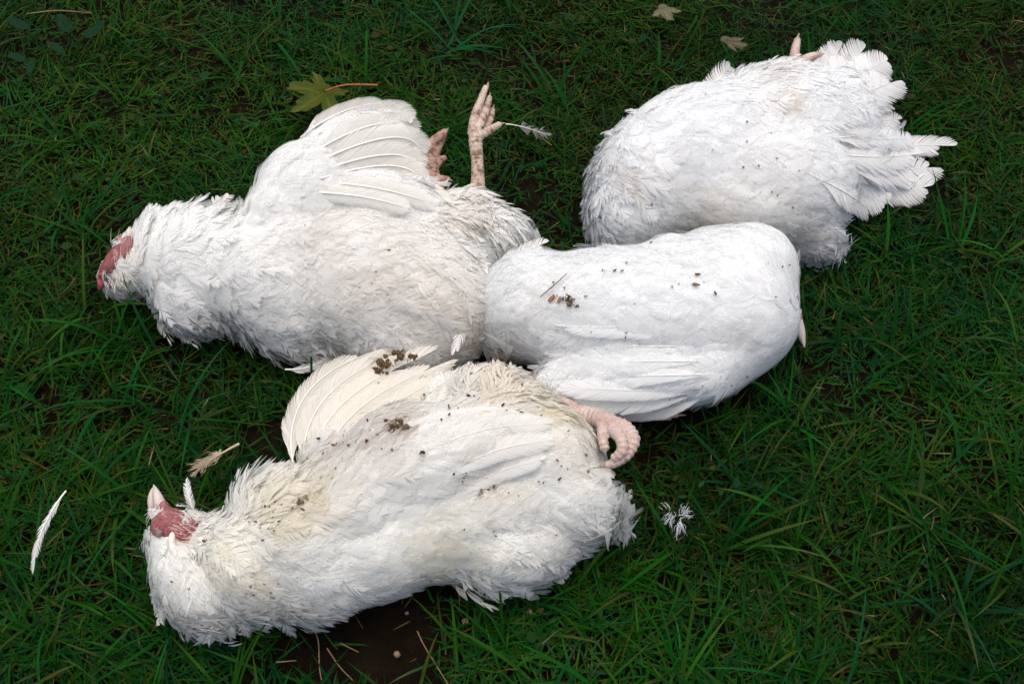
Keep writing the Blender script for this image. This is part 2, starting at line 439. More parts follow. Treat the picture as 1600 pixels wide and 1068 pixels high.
    for lo, hi, Kp, prm in ((-1, 0.34, 9, dict(prof='contour', open_=0.10, jit=0.008, rough=0.03, wave=0.01, camber=0.20, split=0.05, fade=1.0)),
                            (0.34, 0.62, 14, dict(prof='contour', open_=0.38, jit=0.015, rough=0.08, wave=0.05, camber=0.16, split=0.10, fade=0.85)),
                            (0.62, 9, 26, dict(prof='down', open_=0.72, jit=0.03, rough=0.20, wave=0.16, camber=0.1, split=0.10, fade=0.7, cot=1.3))):
        sel = (fl >= lo) & (fl < hi)
        if not sel.any(): continue
        hw = L[sel] * rg.uniform(0.30, 0.42, sel.sum())
        V, T, U, F, NN, AL = barbs(path[sel], nm[sel], hw, Kp, rg, **prm)
        c = cols[sel][F] * (1 - 0.0 * U[:, None]); c = c * (1 + rg.normal(0, 0.03, len(c) // 7).repeat(7)[:, None])
        Vs.append(V); Ts.append(T + base); Cs.append(c); Ns.append(NN); As.append(AL); base += len(V)
    tw = np.linspace(0, 1, M)[None, :, None]
    pk = np.where(rg.random(N) < np.clip(0.30 + 0.6 * fl, 0, 0.8))[0]                       # loose barbs standing off the coat
    wl = (np.clip(fl[pk] - 0.2, 0, 1) * (0.25 * lift[pk] + 0.16 * rg.random(len(pk))))[:, None, None]
    sdw = norm(np.cross(nm[pk], np.gradient(path[pk], axis=1)))
    pw_ = path[pk] + nm[pk] * (L[pk][:, None, None] * wl * tw ** 1.4 + 0.0004 + 0.001 * fl[pk][:, None, None]) + sdw * (L[pk] * rg.normal(0, 0.16, len(pk)))[:, None, None] * (tw + 0.6)
    V, T, U, F, NN, AL = barbs(pw_, nm[pk], L[pk] * rg.uniform(0.12, 0.24, len(pk)), 8, rg, prof='down', open_=0.78, jit=0.04, rough=0.3, wave=0.10, camber=0.1, fade=0.8, cot=2.2)
    AL = AL * np.clip(0.25 + 1.1 * fl[pk], 0, 1)[F]; V = V + NN * ((rg.normal(0, 0.0012, len(V) // 7) * fl[pk][F[::7]]).repeat(7))[:, None]
    cw = cols[pk][F] * (1 + rg.normal(0, 0.03, len(V) // 7).repeat(7)[:, None])
    Vs.append(V); Ts.append(T + base); Cs.append(cw); Ns.append(NN); As.append(AL); base += len(V)
    V = np.vstack(Vs); V[:, 2] = np.maximum(V[:, 2], 0.002)
    o = link('plumage', tri_mesh('plumage', V, np.vstack(Ts), np.clip(np.vstack(Cs), 0.01, 0.90), normals=np.vstack(Ns), alpha=np.concatenate(As)), M_FEATHER, bird.root)
    o['kind'] = 'stuff'
    return o

def ribbons(name, strands, mat, parent=None, col=(.8, .8, .79), width=.0004, seed=0, curl=.25, alpha=.9):
    """loose hair-like barbs: each strand a thin tapering curved strip from p to q"""
    rg = np.random.default_rng(seed); V = []; T = []; C_ = []; n = 6
    for (p_, q_) in strands:
        p_ = np.array(p_, float); q_ = np.array(q_, float); ln = np.linalg.norm(q_ - p_)
        b1 = rg.normal(0, curl, 3) * ln; d = norm(q_ - p_); vw = norm(CAM - p_); sd_ = norm(np.cross(d, vw)); b0 = len(V)
        for k in range(n):
            t_ = k / (n - 1); c = p_ + (q_ - p_) * t_ + b1 * t_ * (1 - t_) * 2; w_ = width * (1 - .75 * t_) * rg.uniform(.8, 1.2)
            V += [c - sd_ * w_, c + sd_ * w_]; C_ += [np.array(col) * (1 + rg.normal(0, .03))] * 2
        for k in range(n - 1): a = b0 + 2 * k; T += [(a, a + 1, a + 3), (a, a + 3, a + 2)]
    return link(name, tri_mesh(name, np.array(V), np.array(T), np.clip(np.array(C_), 0, .86), alpha=np.full(len(V), alpha)), mat, parent)
def bez(p, n):
    p = np.array(p, float); t_ = np.linspace(0, 1, n)[:, None]
    if len(p) == 2: return p[0] * (1 - t_) + p[1] * t_
    if len(p) == 3:                                                     # passes through the middle point
        c = 2 * p[1] - 0.5 * (p[0] + p[2]); return p[0] * (1 - t_) ** 2 + 2 * c * t_ * (1 - t_) + p[2] * t_ ** 2
    k = np.linspace(0, 1, len(p)); x = np.stack([np.interp(t_[:, 0], k, p[:, i]) for i in range(3)], 1)
    for _ in range(6): x[1:-1] = 0.25 * x[:-2] + 0.5 * x[1:-1] + 0.25 * x[2:]
    return x
def big_feather(name, pts, hw_px, parent, up=(0, -0.35, 1), seed=0, col=(0.80, 0.79, 0.76), K=46, shaft_r=0.0007, shaft_mat=None, label=None, roll=0.0, **kw):
    """one large feather: a vane of closed barbs, with its quill as a sub-part"""
    rg = np.random.default_rng(seed)
    c = bez(pts, 12)
    t_ = norm(np.gradient(c, axis=0)); n_ = np.tile(norm(np.array(up, float)), (12, 1)); n_ = norm(n_ - t_ * (n_ * t_).sum(1, keepdims=True))
    if roll: n_ = norm(n_ * math.cos(roll) + np.cross(t_, n_) * math.sin(roll))
    s = mpp(*to_px(c[6]), c[6][2]); hw = np.array([hw_px * s])
    prm = dict(prof='flight', open_=0.22, jit=0.003, rough=0.03, wave=0.02, camber=0.35, split=0.02, u0=0.10, fade=0.35); prm.update(kw)
    V, T, U, F, NN, AL = barbs(c[None], n_[None], hw, K, rg, **prm)
    cc = np.tile(np.array(col)[None], (len(V), 1)) * (1 + rg.normal(0, 0.02, len(V) // 7).repeat(7)[:, None])
    V[:, 2] = np.maximum(V[:, 2], 0.003)
    o = link(name, tri_mesh(name, V, T, np.clip(cc * 1.05, 0, 0.90), normals=NN, alpha=AL), M_FEATHER, parent)
    sv, stt = tube_tris(c[::2] + n_[::2] * shaft_r * 0.9, np.linspace(1.25, 0.3, 6) * shaft_r, seg=6)
    link('shaft', tri_mesh('shaft', sv, stt, smooth=True), shaft_mat or M_SHAFT, o)
    if label: o['label'] = label
    return o
def on_bird(bird, px, py, off, zdef):
    h, n_ = bird.hit(px, py)
    if h is None: return P(px, py, zdef)
    return h + norm(norm(CAM - h) + n_) * off
def wing_feathers(bird, name, specs, off0=0.007, zdef=0.06, seed=100, step=.0008, **kw):
    for i, (pts, hw) in enumerate(specs):
        w_ = [np.array(on_bird(bird, p[0], p[1], (-0.004, 0.45 * off0, off0)[j] + step * i, p[2] if len(p) > 2 else zdef)) for j, p in enumerate(pts)]
        big_feather(name, w_, hw, bird.root, seed=seed + i, **kw)

def make_leg(bird, name, tubes, claws, mat, label=None, ring=0.18):
    """tubes: list of [(px,py,z,radius_px), ...]; shank and toes grow together, the claws are sub-parts"""
    parts = []
    for tb in tubes:
        parts.append(tube_tris([P(a[0], a[1], a[2]) for a in tb], [a[3] * mpp(a[0], a[1], a[2]) for a in tb], seg=16, ring=ring, ring_len=0.0042))
    me = fuse(name, parts, 0.0009, 1)
    o = link(name, me, mat, bird.root)
    if label: o['label'] = label
    for cl in claws:
        v, t2 = tube_tris([P(a[0], a[1], a[2]) for a in cl], [a[3] * mpp(a[0], a[1], a[2]) for a in cl], seg=8)
        link('claw', tri_mesh('claw', v, t2, smooth=True), M_CLAW, o)
    return o
def skin_part(bird, name, blobs, mat, voxel=0.0014, it=4, parent=None, label=None):
    o = link(name, fuse(name, [blob(*b_) for b_ in blobs], voxel, it), mat, parent or bird.root)
    if label: o['label'] = label
    return o

# ================================================================== the four chickens
YEL = (0.62, 0.50, 0.32); BRN = (0.30, 0.21, 0.13); GREY = (0.52, 0.49, 0.44)
# ---- chicken with its wing thrown up, head to the left
A = Bird('chicken', 'white chicken with raised fanned wing and feet in the air, head at far left', (520, 470))
A.body([(585, 445, 185, 105, 12, .058, .058), (690, 480, 85, 88, 0, .055, .055), (450, 440, 95, 92, 0, .056, .055),
        (460, 500, 70, 45, 10, .040, .040), (335, 415, 92, 80, 6, .050, .046), (275, 408, 58, 66, 0, .042, .040), (300, 465, 60, 42, 25, .035, .035),
        (203, 418, 40, 42, 0, .036, .030), (480, 300, 78, 78, -20, .085, .040), (540, 245, 88, 62, -24, .085, .022), (590, 225, 60, 52, -10, .085, .014),
        (440, 345, 55, 60, 0, .07, .045), (392, 425, 75, 80, 0, .053, .050), (600, 330, 110, 55, 12, .075, .035), (730, 345, 52, 38, 15, .058, .035), (775, 372, 40, 36, 10, .045, .036),
        (700, 395, 75, 60, 10, .055, .05), (640, 540, 90, 35, 8, .04, .035)], it=18)
PA = [(205, 440, 1, .5, 22, .7, .4), (185, 440, .8, .6, 18, .7, .35), (215, 395, .4, -1, 28, .5, 1.2), (250, 350, .25, -1, 36, .45, 1.3), (300, 345, .6, -.8, 36, .35, .8), (260, 420, 1, .15, 34, .3, .15),
      (330, 400, 1, .1, 36, .3, .12), (270, 480, .7, .9, 36, .68, .7), (330, 505, .7, .8, 38, .72, .7), (390, 420, 1, 0, 36, .36, .14), (370, 335, 1, -.2, 34, .2, .1),
      (420, 300, .9, -.7, 30, .12, .05), (480, 280, 1, -.45, 34, .1, .04), (520, 230, 1, -.3, 36, .1, .04), (450, 350, 1, .1, 34, .15, .08),
      (560, 330, 1, .15, 38, .3, .12), (450, 440, 1, .1, 36, .33, .1), (440, 525, .6, .8, 38, .75, .55), (540, 450, 1, .15, 38, .3, .08), (560, 530, .8, .5, 36, .7, .35),
      (650, 430, 1, .3, 38, .3, .1), (650, 520, .8, .5, 36, .55, .2), (720, 360, .9, .2, 24, .85, .35), (790, 375, 1, .4, 30, .85, .8), (730, 430, 1, .5, 34, .45, .2), (730, 540, .4, 1, 36, .45, .2)]
plumage(A, PA, 2500, 11, tint=(.845, .85, .83), bare=[(615, 215, 42), (640, 240, 26), (598, 178, 24), (172, 402, 14)],
        stains=[(190, 440, 22, (.72, .64, .46), .4), (560, 440, 110, (.66, .60, .50), .35), (730, 335, 45, (.62, .54, .42), .4), (690, 470, 70, (.62, .56, .47), .35), (750, 520, 45, (.45, .38, .3), .55), (480, 370, 40, GREY, .25)])
WA = [([(470, 215, .090), (535, 175, .088), (600, 163, .075)], 15), ([(470, 230, .092), (590, 178, .092), (634, 198, .080)], 22), ([(480, 243, .094), (593, 197, .096), (655, 214, .084)], 23),
      ([(490, 256, .096), (607, 218, .1), (662, 240, .088)], 23), ([(495, 270, .097), (607, 242, .102), (659, 268, .09)], 22), ([(500, 280, .098), (607, 256, .103), (660, 288, .092)], 21)]
wing_feathers(A, 'flight_feather', WA, off0=.006, zdef=.08, seed=300, col=(.74, .73, .68), roll=.32, shaft_r=.0009, step=.0016)
wing_feathers(A, 'flight_feather', [([(500, 262), (607, 276), (704, 327, .085)], 18), ([(520, 285), (600, 300), (672, 325, .085)], 17), ([(480, 300), (570, 310), (640, 330, .085)], 16)], off0=.014, zdef=.085, seed=320, col=(.76, .75, .70), roll=.25, shaft_r=.0009, step=.0016)
make_leg(A, 'leg', [[(738, 340, .055, 14), (746, 300, .066, 12), (746, 255, .080, 9.5), (743, 220, .092, 11), (745, 205, .096, 10.5)],
                    [(738, 212, .092, 8), (741, 186, .100, 7.5), (750, 160, .106, 6.5), (759, 136, .106, 4.5)],
                    [(745, 205, .095, 8), (757, 178, .098, 7), (765, 152, .098, 4.5)],
                    [(748, 208, .09, 7), (764, 190, .088, 6), (770, 171, .088, 4.2)],
                    [(750, 212, .096, 7), (766, 203, .102, 6.5), (781, 194, .106, 5)]],
         [[(759, 142, .104, 3.5), (762, 133, .104, 2.4), (763, 128, .102, .6)], [(764, 155, .098, 3.2), (766, 145, .098, .8)], [(769, 174, .088, 3.0), (772, 164, .087, .7)], [(779, 195, .106, 3.6), (789, 192, .107, .8)]],
         M_LEG_DIRTY, 'pale scaly leg held straight up with muddy toes')
make_leg(A, 'leg', [[(690, 315, .055, 13), (678, 285, .062, 13), (672, 258, .068, 13), (670, 240, .072, 12)],
                    [(668, 245, .072, 10), (675, 225, .078, 9), (688, 212, .082, 7), (697, 204, .084, 4.5)],
                    [(674, 250, .070, 9), (682, 232, .074, 8), (692, 218, .076, 5)],
                    [(676, 262, .066, 8), (686, 252, .067, 7), (695, 246, .067, 5)],
                    [(678, 280, .064, 7), (692, 280, .068, 6.5), (702, 281, .068, 4.5)]],
         [[(696, 206, .084, 3.2), (701, 200, .084, .7)], [(691, 220, .076, 3.2), (698, 211, .076, .7)], [(700, 281, .068, 3.4), (707, 282, .067, .8)]], M_LEG_BROWN, 'second foot, darker and muddy, half hidden by the wing')
skin_part(A, 'face', [(183, 402, 15, 32, 38, .062, .010), (202, 382, 14, 14, 20, .062, .010), (167, 418, 9, 15, 30, .054, .010), (188, 374, 8, 7, 0, .060, .007)], M_FACE, label='bare pinkish red face skin')
skin_part(A, 'comb', [(160, 425, 5, 11, 25, .054, .005), (157, 441, 5, 12, -8, .046, .005), (156, 449, 4, 6, 0, .042, .004)], M_COMB, label='small red comb')
for k_, (a_, b_) in enumerate([((206, 392), (202, 352)), ((213, 395), (213, 350)), ((220, 390), (221, 345)), ((226, 388), (231, 352)), ((199, 385), (193, 366)), ((234, 380), (238, 330)), ((246, 365), (243, 318)), ((262, 355), (268, 328)), ((290, 345), (302, 322)), ((330, 335), (362, 303)), ((325, 340), (345, 305)), ((420, 300), (424, 272))]):
    z0 = .062 if k_ < 9 else .075
    big_feather('neck_feather', [P(*a_, z0 - .012), P((a_[0] + b_[0]) / 2 - 3, (a_[1] + b_[1]) / 2, z0 + .004), P(*b_, z0 + .006)], 6 if k_ < 5 else 8, A.root, up=(0.2 * ((k_ % 3) - 1), -.8, .6), seed=500 + k_, K=16, col=(.74, .68, .60) if k_ < 5 else (.80, .78, .75), open_=.7, jit=0.020, rough=.15, wave=.1, shaft_r=.0006, split=.1)

# ---- chicken at the back right with its tail fanned out
B = Bird('chicken', 'white chicken at upper right with its tail feathers fanned out over the grass', (1130, 280))
B.body([(1090, 250, 160, 112, -20, .062, .062), (1000, 290, 68, 95, 0, .055, .055), (975, 330, 45, 60, 0, .045, .045), (1220, 210, 115, 104, -5, .062, .06), (1295, 200, 70, 90, 0, .055, .045),
        (1330, 240, 55, 55, 0, .045, .03), (1180, 325, 125, 58, 4, .052, .05), (1262, 370, 36, 30, 0, .03, .03), (1320, 150, 38, 40, 0, .048, .016), (1185, 155, 75, 36, -8, .058, .04), (1200, 285, 130, 90, 5, .06, .06)], it=22)
PB = [(945, 250, -.45, .9, 34, .64, .5), (942, 320, -.5, .85, 34, .66, .55), (985, 205, .1, 1, 34, .25, .2), (970, 370, .2, 1, 34, .5, .3), (1000, 260, .45, .8, 36, .3, .12), (1050, 160, .6, -.5, 36, .2, .1), (1120, 118, .9, -.5, 34, .5, .4), (1200, 105, .9, -.35, 30, .75, .4),
      (1040, 260, 1, .05, 38, .15, .05), (1010, 330, .5, .8, 36, .4, .15), (1130, 230, 1, .05, 40, .12, .05), (1200, 180, 1, 0, 38, .25, .1), (1250, 130, .9, -.4, 40, .4, .2), (1290, 200, 1, 0, 42, .3, .12), (1340, 200, 1, .05, 42, .3, .12),
      (1300, 270, 1, .15, 42, .3, .12), (1180, 300, 1, .1, 38, .2, .08), (1100, 350, .8, .3, 38, .3, .1), (1230, 340, 1, .4, 36, .4, .2), (1265, 380, .8, .7, 34, .75, .8), (1060, 190, 1, -.1, 38, .12, .05)]
plumage(B, PB, 2400, 21, tint=(.845, .86, .86), bare=[(1250, 95, 26)], stains=[(1020, 280, 40, GREY, .35), (980, 275, 18, BRN, .3), (1215, 165, 20, YEL, .3), (1180, 330, 90, (.68, .64, .57), .35), (1090, 350, 40, (.68, .62, .54), .5), (1250, 375, 40, (.5, .47, .43), .45), (1200, 110, 40, (.68, .63, .56), .3)])
TB = [([(1245, 170), (1290, 110), (1316, 70, .050)], 30), ([(1250, 178), (1315, 115), (1352, 74, .048)], 32), ([(1258, 186), (1335, 125), (1385, 96, .046)], 32), ([(1262, 192), (1345, 150), (1411, 124, .042)], 32),
      ([(1265, 200), (1340, 168), (1392, 150, .040)], 28), ([(1270, 208), (1345, 194), (1404, 187, .040)], 25), ([(1275, 218), (1350, 212), (1400, 205, .040)], 22),
      ([(1290, 235), (1400, 228), (1490, 228, .048)], 19), ([(1280, 240), (1370, 245), (1450, 238, .036)], 22), ([(1280, 252), (1370, 262), (1447, 262, .034)], 28), ([(1275, 262), (1360, 282), (1440, 293, .032)], 30),
      ([(1270, 270), (1340, 298), (1398, 322, .030)], 30), ([(1262, 272), (1320, 305), (1356, 332, .028)], 25)]
TB2 = []
for (a_, b_) in zip(TB[:-1], TB[1:]):                                     # shorter, looser feathers fill the fan
    tip = [(a_[0][2][i] + b_[0][2][i]) / 2 for i in range(3)]; md = [(a_[0][1][i] + b_[0][1][i]) / 2 for i in range(2)]
    TB2.append(([a_[0][0], tuple(md), (md[0] + (tip[0] - md[0]) * .72, md[1] + (tip[1] - md[1]) * .72, tip[2] + .004)], 20))
wing_feathers(B, 'tail_feather', TB2, off0=.006, zdef=.05, seed=460, col=(.79, .80, .80), K=30, open_=.5, taper=.4, shaft_r=.0004, split=.12, jit=.012, rough=.10, wave=.06, fade=.7)
wing_feathers(B, 'tail_feather', TB, off0=.004, zdef=.05, seed=400, col=(.80, .80, .79), K=44, open_=.30, taper=.35, shaft_r=.0005, split=.07, jit=0.007, rough=.04)
big_feather('feather', [on_bird(B, 1102, 152, .008, .07), on_bird(B, 1120, 128, .012, .075), P(1148, 95, .095)], 20, B.root, seed=431, K=24, open_=.6, split=.1, col=(.81, .81, .80))
big_feather('feather', [P(1292, 335, .03), P(1287, 375, .022), P(1318, 412, .015)], 11, B.root, seed=433, K=22, open_=.75, split=.15, wave=.1)
big_feather('feather', [P(1255, 360, .03), P(1275, 385, .022), P(1300, 402, .015)], 12, B.root, seed=434, K=20, open_=.75, split=.15, wave=.1)
make_leg(B, 'leg', [[(1232, 135, .070, 11), (1240, 112, .082, 10), (1242, 98, .088, 9)], [(1241, 102, .088, 8.5), (1242, 82, .094, 7.5), (1246, 62, .096, 5.5)], [(1243, 104, .086, 8), (1256, 94, .092, 7.5), (1270, 88, .094, 6.5), (1283, 85, .09, 4)]],
         [[(1245, 65, .096, 3.6), (1247, 57, .096, 2), (1249, 52, .095, .6)], [(1281, 86, .09, 3), (1288, 84, .089, .7)]], M_LEG_CLEAN, 'pinkish orange toes sticking up beside the tail')

# ---- chicken lying across the middle with folded wing, neck bent under at the right
C = Bird('chicken', 'smooth white chicken in the middle with folded wing and curled foot, neck bent under', (990, 560))
C.body([(990, 495, 215, 105, 3, .068, .066), (838, 480, 92, 84, 0, .060, .058), (1130, 480, 112, 118, 0, .066, .064), (1172, 425, 72, 72, 0, .062, .055), (1185, 500, 60, 80, 20, .055, .050), (1120, 392, 75, 34, -8, .07, .03),
        (1000, 588, 160, 50, -2, .058, .042), (1110, 570, 85, 50, -22, .052, .042), (865, 615, 36, 28, 20, .056, .034), (800, 515, 38, 40, 0, .05, .04), (1050, 400, 60, 26, -6, .085, .03)], it=22)
PC = [(770, 450, -.8, .5, 34, .35, .2), (780, 530, -.6, .8, 34, .66, .5), (850, 420, -1, -.1, 36, .15, .08), (860, 500, -1, .05, 38, .12, .05), (980, 430, -1, 0, 36, .06, .03), (980, 520, -1, .05, 38, .06, .03), (1100, 450, -1, .05, 34, .06, .03),
      (1100, 540, -1, .2, 36, .08, .04), (1000, 600, -1, .05, 38, .1, .05), (1180, 380, -.6, -.5, 30, .08, .03), (1225, 440, -.5, -.8, 28, .06, .03), (1225, 520, -.5, .6, 28, .08, .03), (1150, 590, -1, .35, 32, .15, .08), (870, 625, -.3, .8, 26, .5, .15), (820, 560, -.9, .3, 34, .4, .2), (1110, 385, -1, .1, 32, .12, .06)]
plumage(C, PC, 2600, 31, tint=(.845, .86, .855), stains=[(780, 540, 35, BRN, .3), (880, 640, 40, (.66, .6, .5), .35), (1160, 530, 30, GREY, .25), (850, 470, 40, (.7, .66, .58), .25)])
WC = [([(1100, 520), (985, 512), (858, 508)], 18), ([(1110, 545), (985, 540), (826, 543, .06)], 20), ([(1120, 565), (990, 566), (822, 570, .055)], 20), ([(1130, 585), (1000, 586), (836, 590, .05)], 20), ([(1140, 600), (1010, 606), (850, 604, .05)], 19), ([(1120, 600), (1010, 622), (888, 622, .045)], 17), ([(1110, 605), (1040, 632), (935, 642, .035)], 14)]
wing_feathers(C, 'flight_feather', WC, off0=.007, zdef=.045, seed=600, col=(.785, .80, .79), taper=.5, shaft_r=.0004)
big_feather('tail_feather', [P(775, 415, .085), P(815, 395, .085), P(856, 378, .075)][::1], 14, C.root, seed=640, K=24, open_=.6, split=.1)
big_feather('tail_feather', [P(770, 425, .085), P(740, 470, .085), P(712, 545, .085)], 10, C.root, seed=641, K=24, open_=.6, split=.1)
big_feather('tail_feather', [P(765, 430, .09), P(735, 400, .095), P(718, 372, .095)], 12, C.root, seed=642, K=24, open_=.5, split=.1)
make_leg(C, 'leg', [[(872, 630, .075, 15), (905, 646, .085, 14), (935, 653, .092, 15), (957, 662, .095, 14.5)],
                    [(955, 660, .095, 12), (978, 668, .098, 11), (990, 688, .098, 10.5), (978, 710, .094, 10), (960, 722, .090, 8.5), (946, 727, .086, 5.5)],
                    [(955, 668, .098, 11), (970, 685, .102, 10), (972, 704, .100, 9), (958, 717, .094, 7)],
                    [(942, 664, .094, 10), (942, 684, .096, 8.5), (945, 702, .094, 7.5)]],
         [[(948, 726, .086, 4), (940, 729, .085, 2.5), (936, 733, .084, .6)], [(945, 702, .094, 3.5), (946, 710, .093, 1)]], M_LEG_CLEAN, 'pale pink scaly foot with its toes curled into a fist', ring=.36)
make_leg(C, 'leg', [[(1000, 640, .03, 8), (1030, 646, .026, 6.5), (1058, 648, .022, 4.5)], [(1000, 645, .025, 6), (1025, 652, .02, 4.5), (1048, 653, .016, 3)]], [[(1056, 648, .022, 3), (1072, 648, .02, .7)]], M_LEG_CLEAN, 'tip of the second foot poking out under the wing')
v_, t_ = tube_tris([P(1243, 498, .040), P(1250, 515, .034), P(1254, 530, .028), P(1257, 542, .024)], [.0065, .005, .003, .0006], seg=12)
o = link('beak', tri_mesh('beak', v_, t_, smooth=True), M_BEAK, C.root); o['label'] = 'beak tip showing under the bent neck'
skin_part(C, 'face', [(1243, 492, 10, 16, -15, .040, .010)], M_FACE, label='sliver of red face skin behind the beak')

# ---- chicken in front, head to the left with beak pointing up
D = Bird('chicken', 'off-white chicken nearest the camera with muddy spread wing and bare red face', (640, 850))
D.body([(620, 775, 235, 98, -20, .062, .060), (480, 840, 112, 92, -10, .058, .056), (750, 715, 150, 92, -14, .066, .060), (850, 725, 86, 92, 0, .060, .055), (885, 785, 68, 62, 0, .05, .045), (800, 860, 84, 50, -8, .042, .042),
        (402, 880, 86, 78, 0, .05, .05), (322, 920, 66, 50, 12, .040, .036), (272, 840, 38, 48, 12, .050, .030), (290, 890, 48, 48, 0, .044, .036), (340, 845, 45, 35, -10, .048, .034), (780, 620, 80, 36, 12, .07, .04),
        (570, 655, 88, 55, -46, .055, .016), (520, 705, 55, 40, -40, .062, .024), (625, 615, 50, 42, -30, .052, .012), (690, 622, 48, 36, 0, .058, .03), (430, 790, 62, 38, -22, .06, .045), (620, 700, 90, 60, -25, .07, .05), (770, 795, 105, 72, -12, .056, .05), (655, 733, 180, 62, -21, .101, .034), (560, 790, 70, 55, -20, .083, .04), (590, 852, 130, 78, -20, .05, .05), (690, 815, 95, 85, -15, .055, .05), (500, 886, 95, 66, -14, .048, .045)], it=20)
PD = [(250, 870, .3, 1, 20, .4, .2), (240, 800, 0, 1, 12, .4, .15), (275, 800, 1, .1, 12, .9, .3), (308, 818, 1, .25, 18, .8, .35), (292, 845, 1, .8, 16, .7, .3), (330, 855, 1, .6, 24, .55, .2), (300, 900, .3, 1, 30, .5, .25), (262, 940, -.4, 1, 36, .70, .6), (350, 960, .15, 1, 36, .74, .6), (430, 950, .5, 1, 36, .68, .5),
      (390, 870, .8, .6, 34, .35, .12), (410, 780, .6, -.8, 32, .6, .6), (370, 805, .3, -1, 30, .7, .9), (470, 830, 1, -.1, 36, .2, .08), (470, 770, 1, -.4, 32, .3, .12), (520, 920, .9, .4, 36, .35, .15), (560, 800, 1, -.3, 38, .12, .05), (650, 720, 1, -.25, 38, .08, .04), (640, 860, 1, -.2, 38, .2, .08),
      (750, 780, 1, -.2, 38, .2, .08), (750, 680, 1, -.15, 38, .08, .04), (840, 680, 1, .1, 36, .15, .06), (910, 720, .9, .6, 34, .2, .1), (900, 800, 1, .25, 40, .55, .35), (945, 815, 1, .3, 42, .66, .8), (780, 870, 1, .15, 36, .4, .15), (850, 880, 1, .3, 38, .6, .45), (740, 905, 1, .4, 36, .66, .45),
      (780, 610, .3, -.8, 22, .8, .35), (720, 610, .2, -.9, 20, .75, .3), (870, 630, .9, -.1, 26, .6, .2), (540, 690, .7, -.8, 30, .3, .1), (620, 620, .7, -.7, 32, .3, .1), (600, 680, .9, -.5, 30, .4, .12)]
plumage(D, PD, 2900, 41, tint=(.835, .84, .81), bare=[(262, 819, 21), (256, 798, 12), (282, 834, 8), (530, 615, 45), (500, 670, 30), (590, 570, 50), (650, 575, 40), (480, 700, 20)],
        stains=[(780, 600, 60, YEL, 0.37), (870, 635, 50, (.55, .42, 0.18), 0.37), (540, 710, 60, BRN, 0.29), (480, 785, 30, BRN, 0.27), (430, 800, 40, (.5, .4, 0.18), 0.27), (610, 590, 50, (.5, .42, 0.20), 0.34), (720, 745, 25, BRN, .30), (622, 668, 26, (.34, .25, .16), .5), (752, 772, 16, (.4, .31, .2), .4), (400, 915, 30, YEL, 0.31), (460, 790, 60, (.6, .5, 0.24), 0.27), (760, 770, 40, (.55, .46, 0.23), 0.27), (680, 870, 60, (.66, .58, 0.31), 0.24), (900, 720, 40, YEL, 0.20), (840, 840, 50, GREY, 0.20), (350, 870, 60, (.7, .63, 0.34), 0.20), (610, 690, 40, BRN, 0.27)])
WD = [([(462, 738, .062), (482, 615, .070), (606, 543, .066)], 19), ([(478, 735, .066), (508, 625, .075), (628, 550, .070)], 21), ([(492, 735, .07), (530, 638, .079), (655, 560, .074)], 21), ([(508, 730, .074), (556, 645, .083), (678, 574, .078)], 20), ([(522, 725, .077), (585, 655, .086), (688, 592, .080)], 18)]
for i, (pts_, hw_) in enumerate(WD):
    big_feather('flight_feather', [P(*p_) + np.array([0, -.003, .006]) for p_ in pts_], hw_, D.root, seed=700 + i, col=(.77, .74, .66))
wing_feathers(D, 'flight_feather', [([(515, 765), (640, 676), (820, 652)], 16), ([(560, 780), (700, 690), (862, 668)], 20), ([(590, 800), (740, 715), (866, 692)], 20), ([(620, 815), (750, 745), (850, 718)], 18)], off0=.008, zdef=.07, seed=720, col=(.78, .775, .735), taper=.5, shaft_r=.0005)
wing_feathers(D, 'tail_feather', [([(900, 690), (930, 720), (940, 765, .04)], 11), ([(905, 685), (940, 715), (948, 755, .038)], 9), ([(910, 760), (945, 790), (972, 815, .03)], 16), ([(915, 745), (945, 770), (968, 790, .035)], 13), ([(900, 790), (940, 822), (962, 845, .028)], 15)], off0=.009, zdef=.04, seed=740, col=(.79, .775, .74), K=26, open_=.5, split=.1)
skin_part(D, 'face', [(260, 822, 25, 26, 0, .074, .0075), (284, 838, 20, 20, 0, .073, .007), (258, 798, 10, 17, -15, .070, .009), (276, 808, 22, 13, 32, .071, .008), (297, 824, 15, 15, 20, .070, .006)], M_FACE, label='bare dark pink face skin')
f_ = [o for o in D.root.children if o.name.startswith('face')][0]
skin_part(D, 'closed_eye', [(248, 832, 7, 7, 10, .0800, .0030), (247, 837, 5, 2, 15, .0815, .0020)], M_EYELID, .0008, 3)
skin_part(D, 'ear_lobe', [(268, 844, 6, 14, 3, .081, .0035), (270, 857, 6, 8, 0, .080, .003)], M_LOBE, .0008, 3)
bk = []
v_, t_ = tube_tris([P(251, 794, .068), P(248, 781, .073), P(244, 768, .074), P(240, 757, .072)], [.0058, .0050, .0030, .0005], seg=12)
o = link('beak', tri_mesh('beak', v_, t_, smooth=True), M_BEAK, D.root)
v_, t_ = tube_tris([P(240, 794, .060), P(237, 782, .064), P(237, 770, .067), P(239, 761, .068)], [.0046, .0038, .0024, .0005], seg=12)
link('lower_bill', tri_mesh('lower_bill', v_, t_, smooth=True), M_BEAK, o)
big_feather('chin_feather', [P(246, 792, .074), P(240, 797, .078), P(232, 806, .074)], 11, D.root, seed=760, K=20, open_=.8, wave=.2, jit=0.040, shaft_r=.0003, up=(-.3, -.5, .8))
big_feather('chin_feather', [P(250, 796, .076), P(243, 803, .08), P(237, 812, .074)], 10, D.root, seed=761, K=20, open_=.8, wave=.2, jit=0.040, shaft_r=.0003, up=(-.3, -.5, .8))
